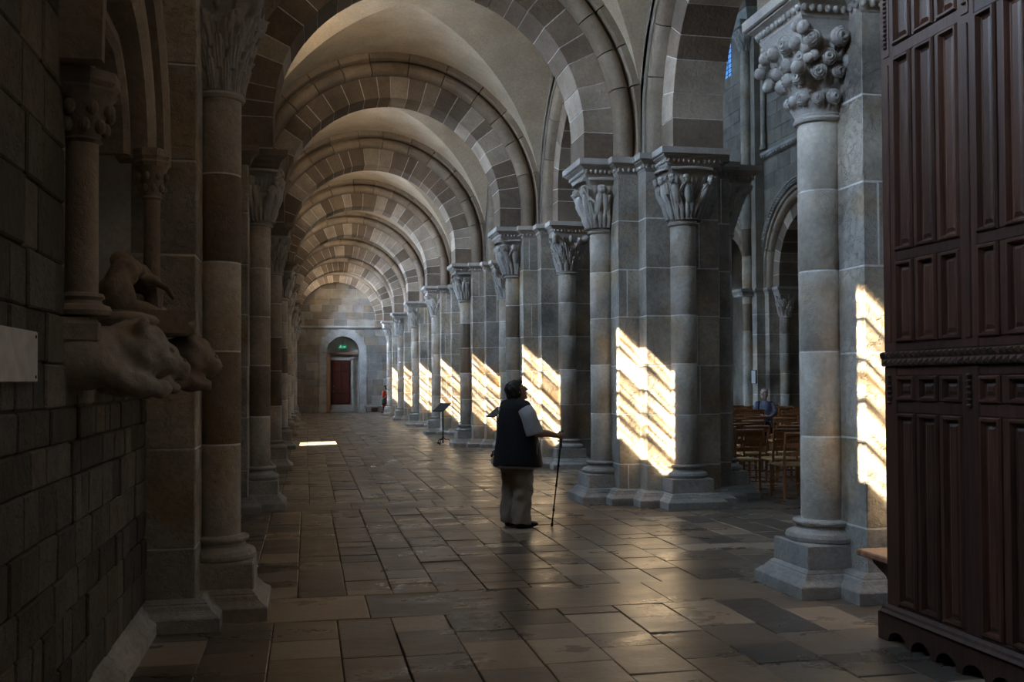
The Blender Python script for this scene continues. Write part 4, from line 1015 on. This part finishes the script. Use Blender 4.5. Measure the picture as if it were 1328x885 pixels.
def relaxed_hand(g, wrist, d, palm, side, k=1.0):
    d = Vector(d).normalized(); n = Vector(palm); n = (n-d*n.dot(d)).normalized(); a = d.cross(n)*side; w = Vector(wrist)
    for i in range(4): g.tube([w, w+d*.05*k+a*(.027-.018*i)*k, w+d*.088*k+a*(.031-.0205*i)*k], [.020*k, .015*k, .012*k], 8, round_ends=True)
    for i, L in enumerate((.070, .078, .072, .056)):
        b = w+d*.088*k+a*(.031-.0205*i)*k; p1 = b+(d*.9+n*.25).normalized()*L*.5*k; p2 = p1+(d*.6+n*.75).normalized()*L*.32*k; p3 = p2+(d*.15+n).normalized()*L*.24*k
        g.tube([b, p1, p2, p3], [.0095*k, .009*k, .0085*k, .007*k], 8, round_ends=True)
    b = w+d*.022*k+a*.026*k; p1 = b+(d*.6+a*.7+n*.35)*.042*k; p2 = p1+(d*.85+n*.4+a*.15)*.034*k
    g.tube([b, p1, p2], [.014*k, .0115*k, .0095*k], 8, round_ends=True)
def grip_hand(g, wrist, axis_pt, axis_dir, k=1.0):
    """fist closed round a stick: axis_pt on the stick, wrist on the near side"""
    ax = Vector(axis_dir).normalized(); w = Vector(wrist); c = Vector(axis_pt); u = (w-c); u = (u-ax*u.dot(ax)).normalized(); v = ax.cross(u)
    g.tube([w, w+(c+u*.034-w)*.6, c+u*.034+v*.012], [.026*k, .032*k, .034*k], 10, round_ends=True)
    g.ell(c+u*.036+v*.010, (.030*k, .030*k, .042*k), 12, 8)
    for i in range(4):
        h = ax*(.030-.0200*i)*k; rr_ = (.027, .028, .027, .025)[i]*k
        pts = [c+h+(u*math.cos(q)+v*math.sin(q))*rr_ for q in [math.radians(x) for x in (35, 75, 115, 155, 195, 235)]]
        g.tube(pts, [.0105*k, .0105*k, .0098*k, .0095*k, .009*k, .008*k], 8, round_ends=True)
    h = ax*.044*k; pts = [c+u*.034-v*.016+ax*.012, c+h+u*.012-v*.026, c+h-u*.012-v*.020, c+h*.9-u*.026-v*.002]
    g.tube(pts, [.0135*k, .0120*k, .0105*k, .009*k], 8, round_ends=True)
I3 = Matrix.Identity(3)

# woman with a cane, seen from behind at three quarters, looking up
wo = thing('person', (2.27, 10.80, 0), 'person in black vest and beige trousers leaning on a walking stick, looking up', 'person', None, math.radians(20))
hrot = Matrix.Rotation(math.radians(-14), 3, 'Z') @ Matrix.Rotation(math.radians(-24), 3, 'Y'); hc = Vector((.015, -.005, 1.49))
g = G(); head(g, hc, hrot)
g.tube([(-.035, 0, 1.30), (-.02, 0, 1.37), (-.005, 0, 1.44)], [.068, .057, .058], 14, round_ends=True)
g.rings([[(x0+rx*math.cos(a), ry*math.sin(a), z) for a in [2*PI*i/24 for i in range(24)]] for z, rx, ry, x0 in ((.70, .13, .17, 0), (.82, .17, .19, .01), (.95, .17, .19, .01), (1.1, .14, .185, 0), (1.24, .12, .185, -.015), (1.32, .09, .16, -.03), (1.36, .05, .08, -.03))])
for s in (-1, 1):
    g.tube([(0, s*.09, .78), (.01, s*.095, .45), (0, s*.10, .10), (0, s*.10, .06)], [.10, .072, .045, .042], 12, round_ends=True)
    g.tube([(-.03, s*.10, .045), (.06, s*.105, .045), (.15, s*.11, .03), (.175, s*.11, .028)], [.036, .038, .036, .02], 10, round_ends=True)
STICK0, STICK1 = Vector((.325, -.215, 0)), Vector((.448, -.245, 1.055)); sdir = (STICK1-STICK0).normalized(); gp = STICK0+sdir*1.005
g.tube([(-.02, -.19, 1.315), (.0, -.235, 1.25), (.055, -.285, 1.06)], [.058, .056, .046], 12, round_ends=True)
wr_ = gp+Vector((-.075, -.004, .004))
g.tube([(.055, -.285, 1.06), (.13, -.28, 1.035), (.25, -.266, 1.03), tuple(wr_)], [.047, .047, .038, .027], 12, round_ends=True)
grip_hand(g, wr_, gp, sdir)
g.tube([(-.02, .19, 1.315), (.02, .235, 1.22), (.06, .27, 1.05)], [.058, .055, .046], 12, round_ends=True)
g.tube([(.06, .27, 1.05), (.18, .25, .93), (.27, .22, .86)], [.045, .038, .027], 12, round_ends=True)
relaxed_hand(g, (.275, .218, .855), (.8, -.2, -.5), (-.5, -.3, -.7), 1)
organic('body', g, 'skin', wo, .0075, 3); eyes(wo, hc, hrot)
g = G()                                                    # short thick hair
for p, r in (((-.045, 0, .05), (.088, .088, .088)), ((-.065, 0, -.01), (.072, .085, .085)), ((-.01, 0, .075), (.09, .082, .062)), ((-.075, 0, -.06), (.05, .075, .055)), ((-.03, .062, .01), (.06, .028, .07)), ((-.03, -.062, .01), (.06, .028, .07)), ((.05, 0, .088), (.045, .062, .03))):
    g.ell(hc+hrot @ Vector(p), r, 16, 10, hrot)
organic('hair', g, 'hair', wo, .009, 2, lambda c: .0025*np.sin(c[:, 1]*130+np.sin(c[:, 2]*60)*2)+.002*np.sin(c[:, 0]*110+c[:, 2]*80))
g = G()
for s in (-1, 1):
    T = lambda p: hc+hrot @ Vector(p)
    g.tube([T((.095+.002*math.cos(a)*0, s*.034+.021*math.cos(a), .014+.017*math.sin(a))) for a in [2*PI*i/14 for i in range(15)]], .0022, 5)
    g.tube([T((.094, s*.054, .02)), T((.05, s*.077, .022)), T((-.01, s*.08, .014))], .002, 5)
g.tube([T((.095, -.013, .016)), T((.098, 0, .02)), T((.095, .013, .016))], .002, 5)
g.build('glasses', 'black', wo, True)
def wrinkle(a, b, amp): return lambda c: amp*(np.sin(c[:, 2]*a+np.sin(c[:, 0]*9+c[:, 1]*13)*2.2)*.6+np.sin(c[:, 0]*b+c[:, 2]*11)*.5)
# vest
g = G()
g.rings([[(x0+rx*math.cos(a)*(1+.03*math.cos(3*a)), ry*math.sin(a), z+.012*math.sin(2*a)) for a in [2*PI*i/36 for i in range(36)]] for z, rx, ry, x0 in
   ((.672, .275, .30, .022), (.70, .272, .298, .022), (.80, .255, .285, .02), (.92, .232, .27, .016), (1.04, .212, .258, .010), (1.15, .188, .245, .0), (1.24, .165, .235, -.01), (1.305, .14, .225, -.02), (1.345, .11, .195, -.03), (1.385, .078, .115, -.03), (1.405, .068, .078, -.025))])
for s in (-1, 1): g.tube([(-.02, s*.12, 1.335), (-.012, s*.20, 1.325), (-.005, s*.236, 1.305)], [.075, .075, .062], 12, round_ends=True)
vest = organic('vest', g, 'vest', wo, .011, 2, wrinkle(16, 22, .004))
G().cbox(.10, .106, -.262, -.255, .78, .92, .002).build('pocket_zip', 'plaque', vest)
# shirt: sleeves and hem
for s, pts in ((-1, [(-.02, -.205, 1.305), (.0, -.245, 1.24), (.03, -.275, 1.13), (.06, -.287, 1.03)]), (1, [(-.02, .205, 1.305), (.015, .24, 1.22), (.045, .262, 1.10)])):
    g = G(); g.tube(pts, [.085, .092, .096, .100][:len(pts)], 16); organic('sleeve', g, 'shirt', wo, .010, 2, wrinkle(30, 35, .004))
g = G(); g.rings([[(.02+rx*math.cos(a), ry*math.sin(a), z+.006*math.sin(5*a)) for a in [2*PI*i/36 for i in range(36)]] for z, rx, ry in ((.655, .262, .286), (.70, .262, .286), (.78, .24, .27))]); g.build('shirt_hem', 'shirt', wo, True)
g = G()
g.rings([[(x0+rx*math.cos(a), ry*math.sin(a), z) for a in [2*PI*i/28 for i in range(28)]] for z, rx, ry, x0 in ((.60, .175, .20, .01), (.72, .195, .215, .01), (.85, .185, .21, .01))])
for s, q in ((-1, .0), (1, -.01)):
    g.tube([(.015, s*.098, .72), (.02+q, s*.105, .5), (.005+q, s*.108, .30), (-.01+q, s*.112, .14), (-.015+q, s*.115, .045)], [.125, .118, .108, .112, .108], 18)
organic('trousers', g, 'trouser', wo, .011, 2, lambda c: (.006*np.sin(c[:, 2]*30+c[:, 0]*26+np.sin(c[:, 1]*16+c[:, 2]*6)*2.2)+.005*np.sin(c[:, 2]*24-c[:, 0]*40+c[:, 1]*22))*np.clip((.95-c[:, 2])/.6, .3, 1))
for s in (-1, 1):
    sh = G(); sh.rings([[(x, s*.112+w*math.cos(a), max(.0, .03+h*math.sin(a))) for a in [2*PI*i/16 for i in range(16)]] for x, w, h in ((-.075, .02, .02), (-.06, .036, .04), (.0, .042, .045), (.08, .046, .045), (.15, .046, .034), (.19, .03, .022), (.205, .01, .01))]); so = sh.build('shoe', 'black', wo, True)
    G().cbox(.03, .08, s*.112-.05, s*.112+.05, .05, .078, .008).build('strap', 'black', so)
st = thing('walking_stick', (2.27, 10.80, 0), 'thin black walking stick held upright in the right hand', 'stick', None, math.radians(20))
at = lambda q: tuple(STICK0+sdir*q)
G().tube([at(.03), at(.45)], .0075, 10).build('lower_shaft', 'iron', st, True); G().tube([at(.44), at(.96)], .0095, 10).build('upper_shaft', 'iron', st, True)
G().tube([at(.94), at(.97), at(1.03), at(1.05)], [.014, .016, .017, .02], 12, round_ends=True).build('grip', 'black', st, True)
G().tube([at(.0), at(.035), at(.05)], [.013, .014, .009], 10).build('tip', 'black', st, True)
for q in (.17, .44): G().tube([at(q), at(q+.03)], .0135, 10).build('lock_collar', 'black', st, True)
G().tube([at(.66), at(.69)], .014, 10).build('lock_lever', 'black', st, True)
p0 = Vector(at(.985)); G().tube([p0+Vector((-.015, -.02, 0)), p0+Vector((-.035, -.025, -.07)), p0+Vector((-.03, -.02, -.13)), p0+Vector((-.005, -.02, -.12)), p0+Vector((-.012, -.02, -.03))], .005, 6).build('wrist_strap', 'black', st, True)

# person in red at the far end
pr_ = thing('person', (4.02, 52.6, 0), 'person in a red outfit carrying a dark bag by the end wall', 'person', None, math.radians(200))
hr = Matrix.Rotation(.2, 3, 'Z'); hc2 = Vector((.0, 0, 1.30)); g = G(); head(g, hc2, hr, .92)
g.tube([(0, 0, 1.12), (0, 0, 1.22)], .05, 12, round_ends=True)
g.rings([[(rx*math.cos(a), ry*math.sin(a), z) for a in [2*PI*i/20 for i in range(20)]] for z, rx, ry in ((.55, .10, .15), (.72, .12, .17), (.9, .10, .14), (1.05, .11, .17), (1.15, .06, .1))])
for s in (-1, 1):
    g.tube([(0, s*.08, .62), (.02, s*.08, .34), (0, s*.08, .06)], [.075, .05, .035], 10, round_ends=True); g.tube([(-.03, s*.08, .035), (.13, s*.09, .028)], [.035, .026], 8, round_ends=True)
    g.tube([(0, s*.17, 1.08), (.02, s*.22, .88), (.14, s*.16, .78)], [.045, .04, .028], 10, round_ends=True); relaxed_hand(g, (.15, s*.155, .775), (.8, -s*.3, -.3), (0, -s, -.3), s, .9)
organic('body', g, 'skin', pr_, .013, 2); eyes(pr_, hc2, hr, .92)
g = G(); g.rings([[(rx*math.cos(a), ry*math.sin(a), z) for a in [2*PI*i/24 for i in range(24)]] for z, rx, ry in ((.40, .16, .20), (.6, .155, .2), (.8, .14, .185), (1.0, .13, .19), (1.10, .11, .19), (1.16, .06, .09))])
for s in (-1, 1): g.tube([(0, s*.16, 1.09), (.015, s*.215, .93)], [.065, .062], 10, round_ends=True)
organic('dress', g, 'red_cloth', pr_, .014, 2)
g = G()
for s in (-1, 1): g.tube([(.01, s*.08, .48), (.01, s*.08, .10)], [.075, .06], 10)
organic('leggings', g, 'red_cloth', pr_, .014, 2)
g = G(); g.ell(hc2+Vector((-.03, 0, .04)), (.10, .088, .10)); g.ell(hc2+Vector((-.05, 0, -.02)), (.07, .08, .09)); organic('hair', g, 'hair', pr_, .014, 2)
for s in (-1, 1): G().rings([[(x, s*.085+w*math.cos(a), max(0, .03+.03*math.sin(a))) for a in [2*PI*i/12 for i in range(12)]] for x, w in ((-.07, .03), (0, .042), (.1, .042), (.16, .02))]).build('shoe', 'black', pr_, True)
bg_ = thing('shoulder_bag', (4.02, 52.6, 0), 'dark teal bag hanging at the hip of the person in red', 'bag', None, math.radians(200))
G().cbox(.12, .22, .06, .30, .52, .74, .03).build('pouch', 'teal', bg_); G().tube([(.17, .08, .73), (.16, .16, .80), (.17, .28, .73)], .01, 6).build('handle', 'black', bg_, True)

# seated white-haired person across the nave chairs
se = thing('person', (SEAT_W[0], SEAT_W[1], 0), 'white-haired person in a light blue shirt seated on the nave chairs, hands in lap', 'person', None, math.radians(-102))
hr = Matrix.Rotation(.15, 3, 'Z') @ Matrix.Rotation(math.radians(8), 3, 'Y'); hc3 = Vector((.02, 0, 1.27)); g = G(); head(g, hc3, hr)
g.tube([(-.03, 0, 1.06), (-.01, 0, 1.2)], .055, 12, round_ends=True)
g.rings([[(x0+rx*math.cos(a), ry*math.sin(a), z) for a in [2*PI*i/20 for i in range(20)]] for z, rx, ry, x0 in ((.50, .14, .19, -.02), (.65, .15, .18, -.02), (.82, .13, .17, -.03), (.98, .11, .18, -.04), (1.09, .07, .13, -.04))])
for s in (-1, 1):
    g.tube([(0, s*.10, .54), (.40, s*.11, .53), (.43, s*.11, .48), (.42, s*.11, .08)], [.09, .07, .06, .04], 12, round_ends=True); g.tube([(.39, s*.11, .04), (.56, s*.12, .03)], [.036, .028], 8, round_ends=True)
    g.tube([(-.03, s*.19, 1.03), (.03, s*.25, .80), (.22, s*.10, .73)], [.052, .044, .03], 10, round_ends=True); relaxed_hand(g, (.22, s*.10, .73), (.9, -s*.5, .1), (-.2, -s*.4, -.9), s)
organic('body', g, 'skin', se, .012, 2); eyes(se, hc3, hr)
g = G(); g.rings([[(x0+rx*math.cos(a), ry*math.sin(a), z) for a in [2*PI*i/24 for i in range(24)]] for z, rx, ry, x0 in ((.52, .18, .225, -.02), (.65, .175, .215, -.02), (.82, .155, .20, -.03), (.98, .135, .205, -.04), (1.06, .10, .17, -.04), (1.10, .07, .09, -.03))])
for s in (-1, 1): g.tube([(-.03, s*.18, 1.02), (.02, s*.255, .82), (.14, s*.17, .75)], [.075, .068, .055], 12, round_ends=True)
organic('shirt', g, 'blue_shirt', se, .013, 2, wrinkle(25, 25, .005))
g = G(); g.rings([[(-.02+rx*math.cos(a), ry*math.sin(a), z) for a in [2*PI*i/20 for i in range(20)]] for z, rx, ry in ((.47, .17, .22), (.56, .18, .225))])
for s in (-1, 1): g.tube([(0, s*.10, .545), (.42, s*.11, .535), (.435, s*.11, .46), (.43, s*.11, .10)], [.105, .095, .085, .075], 12, round_ends=True)
organic('trousers', g, 'brown_skirt', se, .014, 2)
g = G(); g.ell(hc3+Vector((-.03, 0, .05)), (.105, .098, .095)); g.ell(hc3+Vector((-.05, 0, -.03)), (.075, .095, .09)); g.ell(hc3+Vector((.03, 0, .095)), (.06, .07, .03))
organic('hair', g, 'white_hair', se, .012, 2, lambda c: .004*np.sin(c[:, 1]*90+c[:, 2]*60))
for s in (-1, 1): G().rings([[(.42+x, s*.112+w*math.cos(a), max(0, .03+.03*math.sin(a))) for a in [2*PI*i/12 for i in range(12)]] for x, w in ((-.07, .03), (0, .042), (.1, .042), (.17, .02))]).build('shoe', 'black', se, True)
ba = thing('shoulder_bag', (SEAT_W[0], SEAT_W[1], 0), 'dark purple shoulder bag on the seated white-haired person', 'bag', None, math.radians(-102))
G().tube([(-.0, -.14, 1.09), (.10, -.17, .98), (.14, -.19, .80), (.12, -.24, .62)], .016, 6).build('strap', 'purple', ba, True); G().cbox(.02, .2, -.34, -.24, .48, .68, .03).build('pouch', 'purple', ba)
ph = thing('phone', (SEAT_W[0], SEAT_W[1], 0), 'dark phone held in the lap of the seated person', 'phone', None, math.radians(-102))
G().cbox(.27, .36, -.05, .05, .775, .787, .003, xf=None).build('case', 'black', ph)
